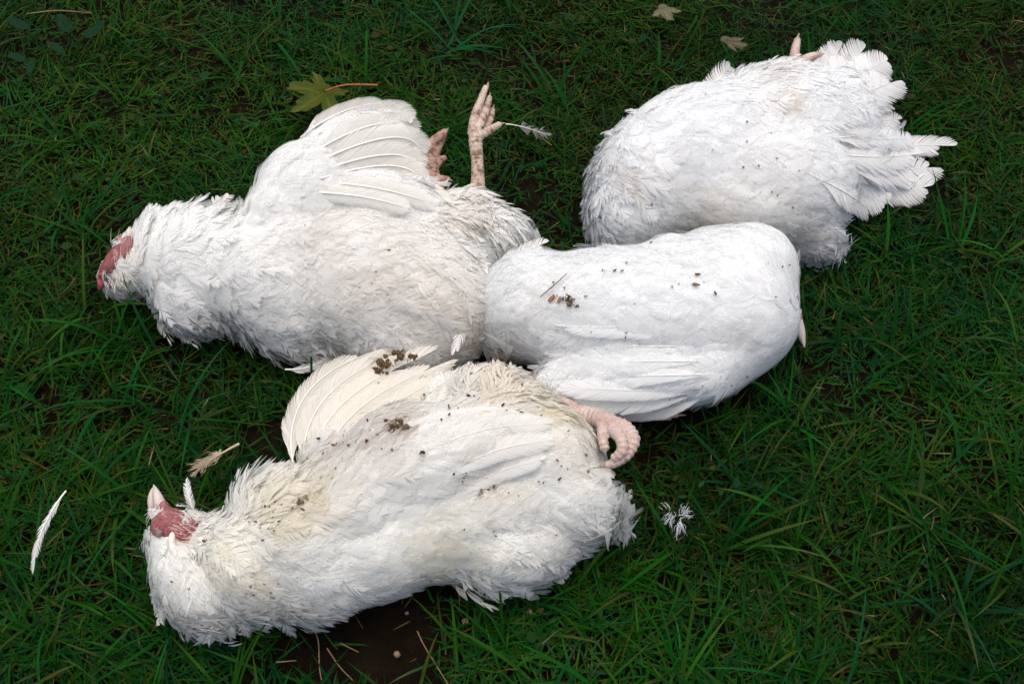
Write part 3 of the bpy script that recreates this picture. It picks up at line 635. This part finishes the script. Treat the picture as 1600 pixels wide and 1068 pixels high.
def tuft_feathers(bird, name, specs, seed, col, hw=12):
    for i, (a_, b_, z_) in enumerate(specs):
        r0 = on_bird(bird, a_[0], a_[1], .003, .03); tp = P(b_[0], b_[1], z_); md = (r0 + tp) / 2 + np.array([0, -.002, .008])
        big_feather(name, [r0, md, tp], hw, bird.root, seed=seed + i, K=26, prof='contour', open_=.62, jit=.02, rough=.18, wave=.10, split=.12, fade=.6, cot=1.5, shaft_r=.0003, col=col)
tuft_feathers(D, 'neck_feather', [((300, 950), (290, 996), .02), ((328, 955), (326, 1000), .02), ((352, 955), (362, 1006), .018), ((408, 950), (418, 988), .018), ((428, 945), (456, 990), .018), ((270, 940), (250, 976), .022), ((380, 955), (388, 998), .018), ((255, 915), (240, 945), .024)], 800, (.775, .775, .745))
tuft_feathers(D, 'rump_feather', [((930, 800), (970, 822), .025), ((925, 770), (962, 785), .03), ((915, 820), (955, 850), .022), ((880, 850), (925, 868), .02), ((860, 880), (884, 905), .018), ((800, 905), (835, 935), .016), ((750, 905), (770, 938), .016)], 820, (.775, .775, .75))
tuft_feathers(A, 'neck_feather', [((300, 485), (292, 524), .016), ((345, 485), (352, 512), .016), ((420, 525), (438, 556), .014), ((455, 530), (472, 560), .014), ((245, 465), (232, 486), .018), ((255, 350), (240, 322), .07), ((285, 345), (275, 316), .075), ((310, 345), (312, 316), .075)], 840, (.785, .79, .78), 10)
tuft_feathers(B, 'neck_feather', [((955, 360), (932, 384), .02), ((950, 300), (925, 318), .03), ((950, 260), (923, 272), .035), ((965, 215), (942, 208), .05), ((1000, 185), (980, 172), .06)], 860, (.785, .80, .80), 10)
rgb_ = np.random.default_rng(77)
st = []
for _ in range(70):                                                     # pale bristles growing across the bare skin
    x_, y_ = rgb_.uniform(262, 318), rgb_.uniform(796, 858); st.append((P(x_, y_, .080), P(x_ + rgb_.uniform(8, 22), y_ + rgb_.uniform(-2, 10), .084)))
for _ in range(26): x_, y_ = rgb_.uniform(232, 252), rgb_.uniform(790, 806); st.append((P(x_, y_, .078), P(x_ + rgb_.uniform(-14, 6), y_ + rgb_.uniform(6, 16), .080)))
for _ in range(22): x_, y_ = rgb_.uniform(290, 335), rgb_.uniform(800, 822); st.append((P(x_, y_, .066), P(x_ + rgb_.uniform(6, 18), y_ - rgb_.uniform(6, 18), .074)))
ribbons('bristle', st, M_FEATHER, D.root, col=(.72, .66, .60), width=.00026, curl=.12, seed=78)['kind'] = 'stuff'
st = []
for _ in range(60): x_, y_ = rgb_.uniform(172, 228), rgb_.uniform(368, 420); st.append((P(x_, y_, .066), P(x_ + rgb_.uniform(-2, 12), y_ - rgb_.uniform(8, 26), .078)))
for _ in range(40): x_, y_ = rgb_.uniform(160, 205), rgb_.uniform(405, 445); st.append((P(x_, y_, .062), P(x_ + rgb_.uniform(-4, 14), y_ + rgb_.uniform(6, 20), .062)))
ribbons('bristle', st, M_FEATHER, A.root, col=(.74, .69, .62), width=.0003, curl=.12, seed=79)['kind'] = 'stuff'
BIRDS = [A, B, C, D]

# ================================================================== lawn
def in_poly_soft(px, py, cx, cy, rx, ry):
    return ((px - cx) / rx) ** 2 + ((py - cy) / ry) ** 2
def covered(x, y):
    o = Vector((x, y, .001))
    for b_ in BIRDS:
        h = b_.bvh.ray_cast(o, Vector((0, 0, 1)), .5)
        if h[0] is not None and h[0].z < .055: return True
        if h[0] is not None and h[1].z > 0: return True
    return False
cov = {}
def is_cov(x, y):
    k = (int(x // .008), int(y // .008))
    if k not in cov: cov[k] = covered((k[0] + .5) * .008, (k[1] + .5) * .008)
    return cov[k]
def soil_patch(px, py):
    """0 where the soil is bare, 1 on full turf"""
    d = min(in_poly_soft(px, py, 610, 980, 125, 55), in_poly_soft(px, py, 590, 1050, 105, 50), in_poly_soft(px, py, 480, 1040, 70, 60) * 1.6, in_poly_soft(px, py, 420, 700, 55, 50) * 1.8)
    return min(1.0, max(0.0, (d - 0.55) / 0.8))
def blades(base, az, length, phi0, phi1, width, colr, rg, segs=5, tipc=None):
    N = len(base); t_ = np.linspace(0, 1, segs + 1)
    hd = np.stack([np.cos(az), np.sin(az), np.zeros(N)], 1); up = np.array([0, 0, 1.0])
    sdv = np.stack([-np.sin(az), np.cos(az), np.zeros(N)], 1)
    tw = rg.normal(0, .5, N)
    C_ = np.zeros((N, segs + 1, 3)); C_[:, 0] = base
    bend = rg.normal(0, .25, N)
    for k in range(1, segs + 1):
        ph = phi0 + (phi1 - phi0) * (t_[k] ** 1.2)
        a2 = az + bend * t_[k]
        d = np.stack([np.cos(a2) * np.sin(ph), np.sin(a2) * np.sin(ph), np.cos(ph)], 1)
        C_[:, k] = C_[:, k - 1] + d * (length / segs)[:, None]
    C_[:, :, 2] = np.maximum(C_[:, :, 2], .002 + .006 * rg.random((N, 1)))
    wprof = np.interp(t_, [0, .25, .6, .85, 1], [.7, 1, .85, .45, 0])
    V = np.zeros((N, segs * 2 + 1, 3)); 
    for k in range(segs):
        ang = tw * (0.4 + t_[k]); 
        s_ = sdv * np.cos(ang)[:, None] + up[None] * np.sin(ang)[:, None]
        V[:, 2 * k] = C_[:, k] - s_ * (width * wprof[k] / 2)[:, None]; V[:, 2 * k + 1] = C_[:, k] + s_ * (width * wprof[k] / 2)[:, None]
    V[:, -1] = C_[:, -1]
    tt = []
    for k in range(segs - 1): tt += [(2 * k, 2 * k + 1, 2 * k + 3), (2 * k, 2 * k + 3, 2 * k + 2)]
    tt.append((2 * segs - 2, 2 * segs - 1, 2 * segs))
    nv = segs * 2 + 1
    T = (np.arange(N)[:, None, None] * nv + np.array(tt)[None]).reshape(-1, 3)
    cc = np.repeat(colr[:, None], nv, 1)
    if tipc is not None:
        f = np.concatenate([np.repeat(t_[:-1], 2), [1]])[None, :, None]
        cc = cc * (1 - f * tipc[:, None, None]) + np.array([.07, .055, .015])[None, None] * f * tipc[:, None, None]
    return V.reshape(-1, 3), T, cc.reshape(-1, 3)
GREENS = np.array([(.0040, .046, .0042), (.0030, .036, .0060), (.0060, .050, .0030), (.0038, .040, .0120), (.0120, .050, .0030)])  # the bluer greens also paint the cool sheen of some blades into their colour
def turf(n, x0, x1, y0, y1, lo, hi, wlo, whi, rg, lean=(.5, 1.25), dead=.10, segs=5, soil=True, cover=True):
    x = rg.uniform(x0, x1, n); y = rg.uniform(y0, y1, n)
    px, py = to_px(np.stack([x, y, np.zeros(n)], 1))
    keep = np.ones(n, bool)
    cl = value_noise(np.stack([x, y, np.zeros(n)], 1), 11, 3)            # tussocks and thin places
    keep &= rg.random(n) < np.clip(.92 + .9 * cl, .5, 1)
    for i in range(n):
        if not keep[i]: continue
        if soil and rg.random() > soil_patch(px[i], py[i]) ** 1.5: keep[i] = False; continue
        if cover and is_cov(x[i], y[i]): keep[i] = False
    x, y, px, py, cl = x[keep], y[keep], px[keep], py[keep], cl[keep]; n = len(x)
    base = np.stack([x, y, np.full(n, -.002)], 1)
    flow = value_noise(base, 7, 5) * 5 + value_noise(base, 22, 9) * 3
    az = flow + rg.normal(0, 1.5, n)
    near = np.clip((py - 100) / 900, 0, 1)
    ln = rg.uniform(lo, hi, n) * (1 + .35 * cl) * (.8 + .35 * near)
    wd = rg.uniform(wlo, whi, n) * (.85 + .3 * near)
    p0 = rg.uniform(.3, 1.0, n); p1 = p0 + rg.uniform(*lean, n)
    c = GREENS[rg.integers(0, len(GREENS), n)] * rg.uniform(.65, 1.2, (n, 1))
    c *= (1 + .5 * value_noise(base, 6, 12))[:, None]
    yel = np.clip(.5 + 2 * value_noise(base, 5, 21) + .25 * (1 - near), 0, 1)
    c[:, 0] *= 1 + .5 * yel * (1 - near) + .3 * yel; c[:, 2] *= 1 - .4 * yel
    dd = rg.random(n) < dead * (.5 + 1.2 * yel) * (1.3 - .5 * near)
    dc = np.array([(.065, .040, .007), (.040, .028, .005), (.085, .062, .022), (.036, .036, .004)])[rg.integers(0, 4, n)] * rg.uniform(.5, 1.1, (n, 1))
    c[dd] = dc[dd]; wd[dd] *= .65; ln[dd] *= rg.uniform(.25, .9, dd.sum()); p1[dd] += .4
    tip = (rg.random(n) < .12) * rg.uniform(.3, .9, n)
    return blades(base, az, ln, p0, p1, wd, c, rg, segs, tip)
rg = np.random.default_rng(3)
Vs, Ts, Cs, base_ = [], [], [], 0
def addb(V, T, Cc):
    global base_
    Vs.append(V); Ts.append(T + base_); Cs.append(Cc); base_ += len(V)
VX0, VX1, VY0, VY1 = -.85, .85, -.5, .75
addb(*turf(108000, VX0, VX1, VY0, VY1, .016, .040, .0011, .0023, rg, (.5, 1.1), segs=4))
addb(*turf(13000, VX0, VX1, VY0, VY1, .036, .068, .0016, .0030, rg, (.6, 1.5), .05))
# tufts of long arching blades
def tufts(nt_, rg):
    xs, ys, azs, ls, ws, p0s, p1s, cs = [], [], [], [], [], [], [], []
    while nt_ > 0:
        x, y = rg.uniform(VX0, VX1), rg.uniform(VY0, VY1)
        px, py = to_px(np.array([x, y, 0.0]))
        if is_cov(x, y) or rg.random() > soil_patch(px, py) ** 2: continue
        if py < 350 and rg.random() < .6: continue
        nt_ -= 1
        k = rg.integers(4, 11); a0 = rg.uniform(0, 6.3); g = GREENS[rg.integers(0, 5)] * rg.uniform(.7, 1.5)
        for _ in range(k):
            xs.append(x + rg.normal(0, .006)); ys.append(y + rg.normal(0, .006)); azs.append(a0 + rg.normal(0, 1.6)); ls.append(rg.uniform(.05, .11)); ws.append(rg.uniform(.0022, .0040)); p0s.append(rg.uniform(.3, .8)); p1s.append(rg.uniform(1.1, 2.0)); cs.append(g * rg.uniform(.75, 1.25))
    n = len(xs)
    return blades(np.stack([xs, ys, np.full(n, -.002)], 1), np.array(azs), np.array(ls), np.array(p0s), np.array(p1s), np.array(ws), np.array(cs), rg, 7, (rg.random(n) < .2) * .6)
addb(*tufts(190, rg))
nl = 650; lx = rg.uniform(VX0, VX1, nl); ly = rg.uniform(VY0, VY1, nl); kp = np.array([not is_cov(a_, b_) for a_, b_ in zip(lx, ly)]); lx, ly = lx[kp], ly[kp]; nl = len(lx)
lc = np.array([(.11, .075, .028), (.075, .045, .014), (.15, .115, .06), (.07, .06, .010)])[rg.integers(0, 4, nl)] * rg.uniform(.5, 1.1, (nl, 1))
addb(*blades(np.stack([lx, ly, rg.uniform(.010, .030, nl)], 1), rg.uniform(0, 6.3, nl), rg.uniform(.006, .024, nl), rg.uniform(1.2, 1.6, nl), rg.uniform(1.4, 1.9, nl), rg.uniform(.0006, .0014, nl), lc, rg, 4))
# the lawn goes on all round, thinner where the photograph does not look
for (a0, a1, b0, b1) in ((-2.4, VX0, -1.6, 2.2), (VX1, 2.4, -1.6, 2.2), (VX0, VX1, VY1, 2.2), (VX0, VX1, -1.6, VY0)):
    n_ = int(4000 * (a1 - a0) * (b1 - b0))
    addb(*turf(n_, a0, a1, b0, b1, .04, .09, .003, .006, rg, segs=3, soil=False, cover=False))
grass = link('grass', tri_mesh('grass', np.vstack(Vs), np.vstack(Ts), np.clip(np.vstack(Cs), .002, 1)), M_GRASS)
tag(grass, 'wet dark green lawn grass all round the chickens', 'grass', kind='stuff')

# low moss and clover between the blades
rg = np.random.default_rng(8)
mv, mt_, mc = [], [], []
n_ = 0
while n_ < 2200:
    x, y = rg.uniform(VX0, VX1), rg.uniform(VY0, VY1); px, py = to_px(np.array([x, y, 0.0]))
    pat = mnoise.noise(Vector((x * 9 + 4, y * 9, 2)))
    if rg.random() > (.25 + 1.6 * pat) * (1.2 if (py < 420 and px < 800) else .45): continue
    if is_cov(x, y) or soil_patch(px, py) < .6: continue
    a_ = rg.uniform(0, 6.3); ln = rg.uniform(.004, .009) * (1.5 if rg.random() < .08 else 1); wd = ln * rg.uniform(.2, .38); z = rg.uniform(.004, .026); tl = rg.uniform(-.5, .7)
    d = np.array([math.cos(a_), math.sin(a_), 0]); sdv = np.array([-d[1], d[0], rg.uniform(-.4, .4)])
    c0 = np.array([x, y, z]); up = np.array([0, 0, 1.0])
    pts_ = [c0, c0 + d * ln * .35 + sdv * wd + up * tl * ln * .3, c0 + d * ln * .75 + sdv * wd * .8 + up * tl * ln * .6, c0 + d * ln + up * tl * ln * .6, c0 + d * ln * .75 - sdv * wd * .8 + up * tl * ln * .6, c0 + d * ln * .35 - sdv * wd + up * tl * ln * .3]
    b0 = len(mv); mv += pts_; mt_ += [(b0, b0 + 1, b0 + 2), (b0, b0 + 2, b0 + 3), (b0, b0 + 3, b0 + 4), (b0, b0 + 4, b0 + 5)]
    cl_ = np.array([(.006, .030, .004), (.014, .026, .003), (.020, .022, .003), (.004, .026, .007)][rg.integers(0, 4)]) * rg.uniform(.6, 1.3)
    mc += [cl_] * 6; n_ += 1
moss = link('moss_and_clover', tri_mesh('moss_and_clover', np.array(mv), np.array(mt_), np.array(mc)), M_GRASS)
tag(moss, 'low yellow green moss and clover leaves between the grass blades', 'ground cover', kind='stuff')

# ================================================================== things lying about
def tube_obj(name, pts, rad, mat, parent=None, seg=7):
    v, t2 = tube_tris(pts, rad, seg=seg); return link(name, tri_mesh(name, v, t2, smooth=True), mat, parent)
def lump(c, r, rg, squash=.7, sub=2):
    bm = bmesh.new(); bmesh.ops.create_icosphere(bm, subdivisions=sub, radius=1)
    o = Vector(rg.uniform(-50, 50, 3))
    V = np.array([np.array(v.co) * (1 + .45 * mnoise.noise(v.co * 1.6 + o) + .2 * mnoise.noise(v.co * 4 + o)) for v in bm.verts]) * r * np.array([1, 1, squash]) + c
    bm.verts.ensure_lookup_table(); T = np.array([[v.index for v in f.verts] for f in bm.faces]); bm.free()
    return V, T
def loose(name, pts, hw, label, group='loose feathers on the grass', cat='feather', **kw):
    o = big_feather(name, [np.array(p_) for p_ in pts], hw, None, **kw)
    return tag(o, label, cat, group)
loose('loose_feather', [P(103, 767, .05), P(90, 782, .052), P(66, 822, .052), P(55, 855, .046), P(54, 884, .040)], 6.5, 'long curved white feather alone on the grass at far left', seed=901, K=44, open_=.55, split=.10, rough=.14, taper=.3, col=(.78, .78, .76))
tanf = loose('loose_feather', [P(374, 693, .060), P(340, 712, .050), P(308, 733, .042)], 7, 'tan matted feather with bare quill above the head of the nearest chicken', seed=902, K=30, open_=.85, split=.2, wave=.3, jit=0.040, rough=.3, u0=.42, col=(.55, .46, .33), shaft_mat=M_SHAFT_TAN, shaft_r=.0010)
st = []
for _ in range(80):
    f = rng.uniform(0, 1); x_, y_ = 345 - 35 * f + rng.normal(0, 3), 710 + 18 * f + rng.normal(0, 3); st.append((P(x_, y_, .048), P(x_ - rng.uniform(4, 20) + rng.normal(0, 4), y_ + rng.uniform(0, 14) + rng.normal(0, 5), .046)))
ribbons('matted_down', st, M_FEATHER, tanf, col=(.50, .42, .31), width=.0004, seed=92)['kind'] = 'stuff'
loose('loose_feather', [P(303, 798, .055), P(295, 775, .066), P(290, 749, .068)], 7, 'small white feather standing up behind the upturned beak', seed=903, K=20, open_=.6, split=.15, col=(.8, .8, .79))
def wisp(root, tips, n, label, seed, col=(.72, .76, .80)):
    rg = np.random.default_rng(seed); st = []
    for _ in range(n):
        a_ = np.array(root, float) + np.append(rg.normal(0, 2.5, 2), 0); t_ = np.array(tips[rg.integers(0, len(tips))], float) + np.append(rg.normal(0, 5, 2), rg.normal(0, .004)); f = rg.uniform(0, 1.2)
        q0 = a_ + (t_ - a_) * f * .6; st.append((P(*q0), P(*t_)))
    o = ribbons('down_feather', st, M_FEATHER, None, col=col, width=.0003, seed=seed, curl=.45, alpha=.7)
    return tag(o, label, 'feather', 'wisps of down on the grass')
wisp((1050, 802, .040), [(1036, 788, .038), (1046, 820, .036), (1040, 812, .034)], 34, 'left wisp of white down on the grass at right', 904)
wisp((1062, 806, .042), [(1064, 832, .036), (1056, 834, .034), (1082, 806, .042), (1074, 790, .044)], 44, 'right wisp of white down on the grass at right', 905)
loose('loose_feather', [P(790, 194, .055), P(822, 200, .045), P(862, 214, .034)], 8, 'thin wet grey feather beside the raised foot', seed=906, K=20, open_=.95, jit=0.048, rough=.4, u0=.35, col=(.22, .22, .21), shaft_r=.0005)
loose('loose_feather', [P(446, 577, .030), P(490, 571, .036), P(522, 546, .040)], 8, 'narrow white feather under the breast of the chicken with raised wing', seed=907, K=24, open_=.5, split=.12, col=(.74, .74, .72))

def leaf(name, px, py, z, size, lobes, rot, col, vein, label, cat='leaf', stem=None, curl=.25, seed=0, group='fallen leaves'):
    """lobed leaf: outline, veins as creases, curled edge; two thin skins"""
    rg = np.random.default_rng(seed); n = 96
    th = np.linspace(-math.pi, math.pi, n, endpoint=False)
    rad = np.zeros(n) if lobes[0][2] < 90 else .42 / np.sqrt((.42 * np.cos(th)) ** 2 + np.sin(th) ** 2)
    if lobes[0][2] >= 90: lobes_ = []
    else: lobes_ = lobes
    for (a_, l_, w_) in lobes_:
        d_ = np.abs((th - math.radians(a_) + math.pi) % (2 * math.pi) - math.pi)
        rad = np.maximum(rad, l_ * np.clip(1 - (d_ / math.radians(w_)) ** 1.4, 0, 1))
    rad = np.maximum(rad, .22) * (1 + .10 * np.sin(th * 23 + seed) * (rad > .3) + .05 * rg.standard_normal(n))
    rings = [0, .25, .5, .75, 1.0]; V = []; Cc = []
    c0 = P(px, py, z)
    for k, rr in enumerate(rings):
        for j in range(n):
            x_ = rad[j] * rr * math.cos(th[j] + math.radians(rot)) * size; y_ = rad[j] * rr * math.sin(th[j] + math.radians(rot)) * size
            near_v = min(abs((th[j] - math.radians(a_) + math.pi) % (2 * math.pi) - math.pi) for (a_, _, _) in lobes)
            zz = curl * size * (rr * rad[j]) ** 2 * (.6 + .8 * mnoise.noise(Vector((th[j] * 1.3, rr * 2, seed)))) - .03 * size * math.exp(-(near_v / .07) ** 2) + .02 * size * mnoise.noise(Vector((x_ * 120, y_ * 120, seed)))
            V.append(c0 + np.array([x_, y_, zz]))
            f = math.exp(-(near_v * (.3 + rr) / .07) ** 2); bl = .5 + .5 * mnoise.noise(Vector((x_ * 70, y_ * 70, seed + 5)))
            q_ = np.array(col[0]) * (1 - bl) + np.array(col[1]) * bl; e_ = max(0, rr - .7) / .3
            q_ = q_ * (1 - .5 * e_) + np.array(col[2]) * .5 * e_
            Cc.append(q_ * (1 - f * .7) + np.array(vein) * f * .7)
    T = []
    for k in range(len(rings) - 1):
        for j in range(n):
            a_ = k * n + j; b_ = k * n + (j + 1) % n; T += [(a_, a_ + n, b_ + n), (a_, b_ + n, b_)]
    V = np.array(V); nv = len(V); V2 = V - np.array([0, 0, .0004]); T2 = np.array(T)[:, ::-1] + nv
    rt = empty(name, tuple(c0)); tag(rt, label, cat, group)
    link('blade', tri_mesh('blade', np.vstack([V, V2]), np.vstack([np.array(T), T2]), np.array(Cc * 2), smooth=True), M_LEAF, rt)
    if stem: tube_obj('stem', [P(*q_) for q_ in stem], np.linspace(.0009, .0012, len(stem)), M_STEM, rt)
    return rt
MAPLE = [(0, 1, 48), (58, .9, 44), (-58, .9, 44), (115, .6, 40), (-115, .6, 40)]
leaf('maple_leaf', 506, 141, .040, .044, MAPLE, -128, [(.022, .060, .006), (.085, .092, .009), (.070, .062, .022)], (.11, .12, .015), 'yellow green maple leaf with red stem above the raised wing', stem=[(508, 142, .047), (540, 133, .052), (590, 133, .050)], seed=3, curl=.2)
leaf('fallen_leaf', 1036, 12, .050, .026, [(0, 1, 46), (50, .8, 40), (-50, .8, 40)], -75, [(.10, .10, .055), (.15, .145, .085), (.07, .05, .02)], (.22, .2, .12), 'pale olive leaf near the top edge of the grass', seed=5, curl=.3)
leaf('fallen_leaf', 1134, 62, .045, .026, [(0, 1, 34), (30, .75, 34), (-30, .75, 34)], -35, [(.075, .07, .042), (.12, .108, .07), (.06, .04, .02)], (.18, .16, .1), 'dull grey brown leaf half buried beside the far chicken', seed=6, curl=.35)
for k_, (px, py, rt_, sz) in enumerate([(30, 38, -30, .016), (100, 38, -60, .017), (148, 48, 60, .015), (90, 76, -40, .011), (28, 90, 150, .012), (48, 104, -90, .011)]):
    leaf('weed_leaf', px, py, .040, sz, [(0, 1, 90), (180, 1, 90)], rt_, [(.004, .028, .010), (.006, .034, .012), (.004, .024, .007)], (.008, .036, .014), ['broad dark weed leaf in the top left corner', 'broad dark weed leaf just under the pale dry stem', 'dark weed leaf right of the pale dry stem', 'small weed leaf below the dry stem, nearest to it', 'small weed leaf at the left edge near the top', 'lowest small weed leaf at the top left'][k_], 'weed', seed=20 + k_, curl=.15, group='broad weed leaves')
tag(tube_obj('dry_stem', [P(42, 22, .050), P(90, 17, .056), P(145, 21, .048)], [.0007, .0009, .0005], M_STRAW), 'pale dry grass stem lying across the top left grass', 'stem')
for k_, (pts_, lb) in enumerate([([(486, 972, .012), (497, 1000, .010), (499, 1040, .010), (503, 1066, .012)], 'bent pale straw lying on the bare soil, leftmost'), ([(511, 1012, .012), (530, 1040, .010), (551, 1062, .010)], 'straight tan straw on the bare soil beside the bent one'), ([(532, 1004, .012), (560, 1018, .008)], 'short tan straw on the bare soil'), ([(432, 1034, .02), (463, 1031, .018)], 'short orange straw at the left edge of the bare soil'), ([(652, 985, .012), (664, 1010, .012), (700, 1068, .02)], 'long thin stem at the right edge of the bare soil')]):
    tag(tube_obj('straw', [P(*q_) for q_ in pts_], np.linspace(.0007, .0005, len(pts_)), M_STRAW), lb, 'straw', 'straws on the bare soil')
rg = np.random.default_rng(55)
for (px, py, r_, lb) in [(620, 1021, .0032, 'tan pebble on the bare soil'), (636, 957, .0018, 'tiny pale pebble on the bare soil close under the chicken'), (828, 957, .0036, 'pale stone in the grass right below the nearest chicken'), (727, 970, .0030, 'reddish pebble at the right edge of the bare soil'), (385, 733, .0026, 'small pinkish pebble beside the tan feather')]:
    v, t2 = lump(P(px, py, .004 + r_ * .5), r_, rg); tag(link('pebble', tri_mesh('pebble', v, t2, smooth=True), M_PEBBLE), lb, 'pebble', 'pebbles')

# ------------------------------------------------------------------ dirt on the birds
def top_of(px, py, birds):
    best = None
    for b_ in birds:
        h, n_ = b_.hit(px, py)
        if h is not None and (best is None or np.linalg.norm(h - CAM) < np.linalg.norm(best[0] - CAM)): best = (h, n_)
    return best
def crumbs(name, birds, spots, label, seed, lift=.007):
    """spots: px, py, spread px, count, size mm"""
    rg = np.random.default_rng(seed); parts = []; cc = []
    for (px, py, sp, cnt, sz) in spots:
        for _ in range(max(1, int(cnt * .7))):
            x, y = px + rg.normal(0, sp), py + rg.normal(0, sp * .6); h = top_of(x, y, birds)
            if h is None: continue
            r_ = sz * .001 * rg.uniform(.25, .75)
            v, t2 = lump(np.zeros(3), r_, rg, .4, 1)
            st = rg.uniform(1, 2.6); a_ = rg.uniform(0, 3.14)
            d = np.array([math.cos(a_), math.sin(a_), 0]); v = v + np.outer(v @ d, d) * (st - 1)
            v = v + h[0] + norm(norm(CAM - h[0]) + h[1]) * lift
            parts.append((v, t2)); cc.append(np.tile(np.array([(.09, .058, .032), (.15, .095, .05), (.22, .15, .085), (.05, .035, .02)][rg.integers(0, 4)])[None], (len(v), 1)))
    V, T = join(parts)
    return tag(link(name, tri_mesh(name, V, T, np.vstack(cc)), M_CRUMB), label, 'dirt', kind='stuff')
crumbs('soil_crumbs', [C], [(880, 472, 13, 6, 1.5), (935, 410, 25, 8, 1.6), (830, 395, 20, 4, 1.2), (1000, 440, 50, 9, 1.7), (1120, 428, 20, 4, 2.4), (1090, 450, 6, 2, 2.5), (1180, 450, 25, 6, 1.6), (1000, 505, 70, 7, 1.3), (945, 550, 50, 5, 1.1), (1110, 595, 30, 10, 1.1), (1150, 600, 18, 12, 1.1), (1225, 415, 12, 3, 1.2)], 'dark soil crumbs scattered on the back of the middle chicken', 61)
crumbs('soil_crumbs', [D], [(440, 785, 22, 26, 1.5), (415, 815, 24, 26, 1.2), (478, 785, 8, 8, 2.4), (395, 915, 20, 18, 1.2), (530, 710, 28, 18, 2.0), (590, 690, 20, 10, 1.8), (735, 625, 8, 4, 2.6), (690, 640, 25, 10, 1.8), (660, 707, 3, 3, 2.6), (720, 740, 10, 6, 1.8), (755, 770, 8, 6, 2.2), (890, 725, 22, 10, 1.8), (760, 850, 40, 14, 1.1), (700, 890, 18, 8, 1.1), (860, 640, 30, 14, 1.2), (780, 605, 30, 14, 1.4), (330, 848, 4, 3, 1.6), (265, 915, 15, 6, 1.0), (830, 760, 50, 10, 1.2), (600, 600, 30, 8, 1.8)], 'brown soil crumbs scattered along the nearest chicken', 62, .009)
crumbs('soil_crumbs', [A], [(720, 310, 15, 14, 1.4), (745, 300, 10, 8, 1.3), (640, 400, 50, 10, 1.0), (500, 500, 60, 10, 1.0), (590, 470, 50, 8, 1.0), (740, 425, 6, 6, 1.8), (480, 380, 30, 6, 1.2), (770, 350, 15, 5, 1.2)], 'small soil crumbs on the chicken with raised wing', 63)
crumbs('soil_crumbs', [B], [(1018, 316, 3, 3, 2.4), (980, 290, 10, 6, 1.3), (1170, 215, 40, 8, 1.1), (1160, 262, 3, 2, 2.0), (1230, 300, 40, 10, 1.1), (1230, 365, 18, 12, 1.3), (1130, 190, 60, 7, 1.0), (1220, 160, 20, 6, 1.1)], 'few dark specks of soil on the far chicken', 64)
def clod(px, py, birds, spec, fibres, label, seed, lift=.010, zdef=.09):
    rg = np.random.default_rng(seed); h = top_of(px, py, birds); c0 = h[0] + norm(CAM - h[0]) * lift if h is not None else P(px, py, zdef)
    s_ = mpp(px, py, c0[2]); rt = empty('dirt_clod', tuple(c0)); tag(rt, label, 'dirt', 'dirt clods stuck to the birds')
    parts = []
    for (dx, dy, r_) in spec:
        for _ in range(14): parts.append(lump(c0 + RGT * (dx + rg.normal(0, r_ * .5)) * s_ - UPV * (dy + rg.normal(0, r_ * .4)) * s_, r_ * s_ * rg.uniform(.15, .42), rg, .7, 1))
    V, T = join(parts); link('soil', tri_mesh('soil', V, T), M_DIRT, rt)
    for _ in range(fibres):
        sp = spec[rg.integers(0, len(spec))]; a_ = rg.uniform(0, 6.3); ln = rg.uniform(.6, 1.7) * sp[2] * s_; d = RGT * math.cos(a_) + UPV * math.sin(a_) * .8
        q0 = c0 + RGT * (sp[0] + rg.normal(0, sp[2] * .5)) * s_ - UPV * (sp[1] + rg.normal(0, sp[2] * .5)) * s_ + norm(CAM - c0) * .004 * rg.random()
        v, t2 = tube_tris([q0 - d * ln * .5, q0 + norm(CAM - c0) * .003 * rg.random() + np.array([0, 0, .002]), q0 + d * ln * .5], [.00025, .0004, .0002], seg=5)
        link('fibre', tri_mesh('fibre', v, t2, smooth=True), M_STRAW, rt)
    return rt
clod(606, 565, [D], [(-6, 0, 15), (-12, 14, 9), (20, -10, 13), (38, -8, 8)], 26, 'brown clod of droppings and straw on the spread muddy wing', 71, .022)
clod(622, 664, [D], [(0, 2, 16), (-8, 8, 10), (14, 4, 9)], 34, 'tuft of straw and dirt lodged in the crook of the wing', 72, .012)
clod(892, 468, [C], [(0, 0, 7), (-4, 9, 4), (8, 10, 3)], 16, 'small tangle of grass clippings and dirt on the middle chicken', 73, .008)
for k_, (px, py, l_, w_, a_, lb) in enumerate([(862, 466, 13, 4, -48, 'larger reddish wood chip on the back of the middle chicken'), (874, 468, 10, 3, -70, 'narrow reddish wood chip beside the larger one')]):
    h = top_of(px, py, [C]); s_ = mpp(px, py, h[0][2]); bm = bmesh.new(); bmesh.ops.create_cube(bm, size=1); bmesh.ops.subdivide_edges(bm, edges=bm.edges[:], cuts=2)
    a2 = math.radians(-a_); e1 = RGT * math.cos(a2) + UPV * math.sin(a2); e2 = -RGT * math.sin(a2) + UPV * math.cos(a2); e3 = norm(CAM - h[0])
    V = []
    for v in bm.verts:
        q_ = np.array(v.co) + .10 * np.array(mnoise.noise_vector(v.co * 3 + Vector((k_ * 5, 0, 0)))); tp = 1 - .5 * abs(q_[0])
        V.append(h[0] + e3 * .008 + e1 * q_[0] * l_ * s_ + e2 * q_[1] * w_ * s_ * tp * 1.6 + e3 * q_[2] * .0016)
    bm.verts.ensure_lookup_table(); bmesh.ops.triangulate(bm, faces=bm.faces[:]); T = np.array([[v.index for v in f.verts] for f in bm.faces]); bm.free()
    tag(link('wood_chip', tri_mesh('wood_chip', np.array(V), T), M_WOOD), lb, 'wood chip', 'wood chips')
h0 = [on_bird(C, x_, y_, .010, .1) for (x_, y_) in ((847, 466), (868, 450), (888, 433))]
tag(tube_obj('grass_clipping', h0, [.0004, .0006, .0003], M_STRAW), 'thin dry grass clipping lying on the middle chicken', 'grass clipping')
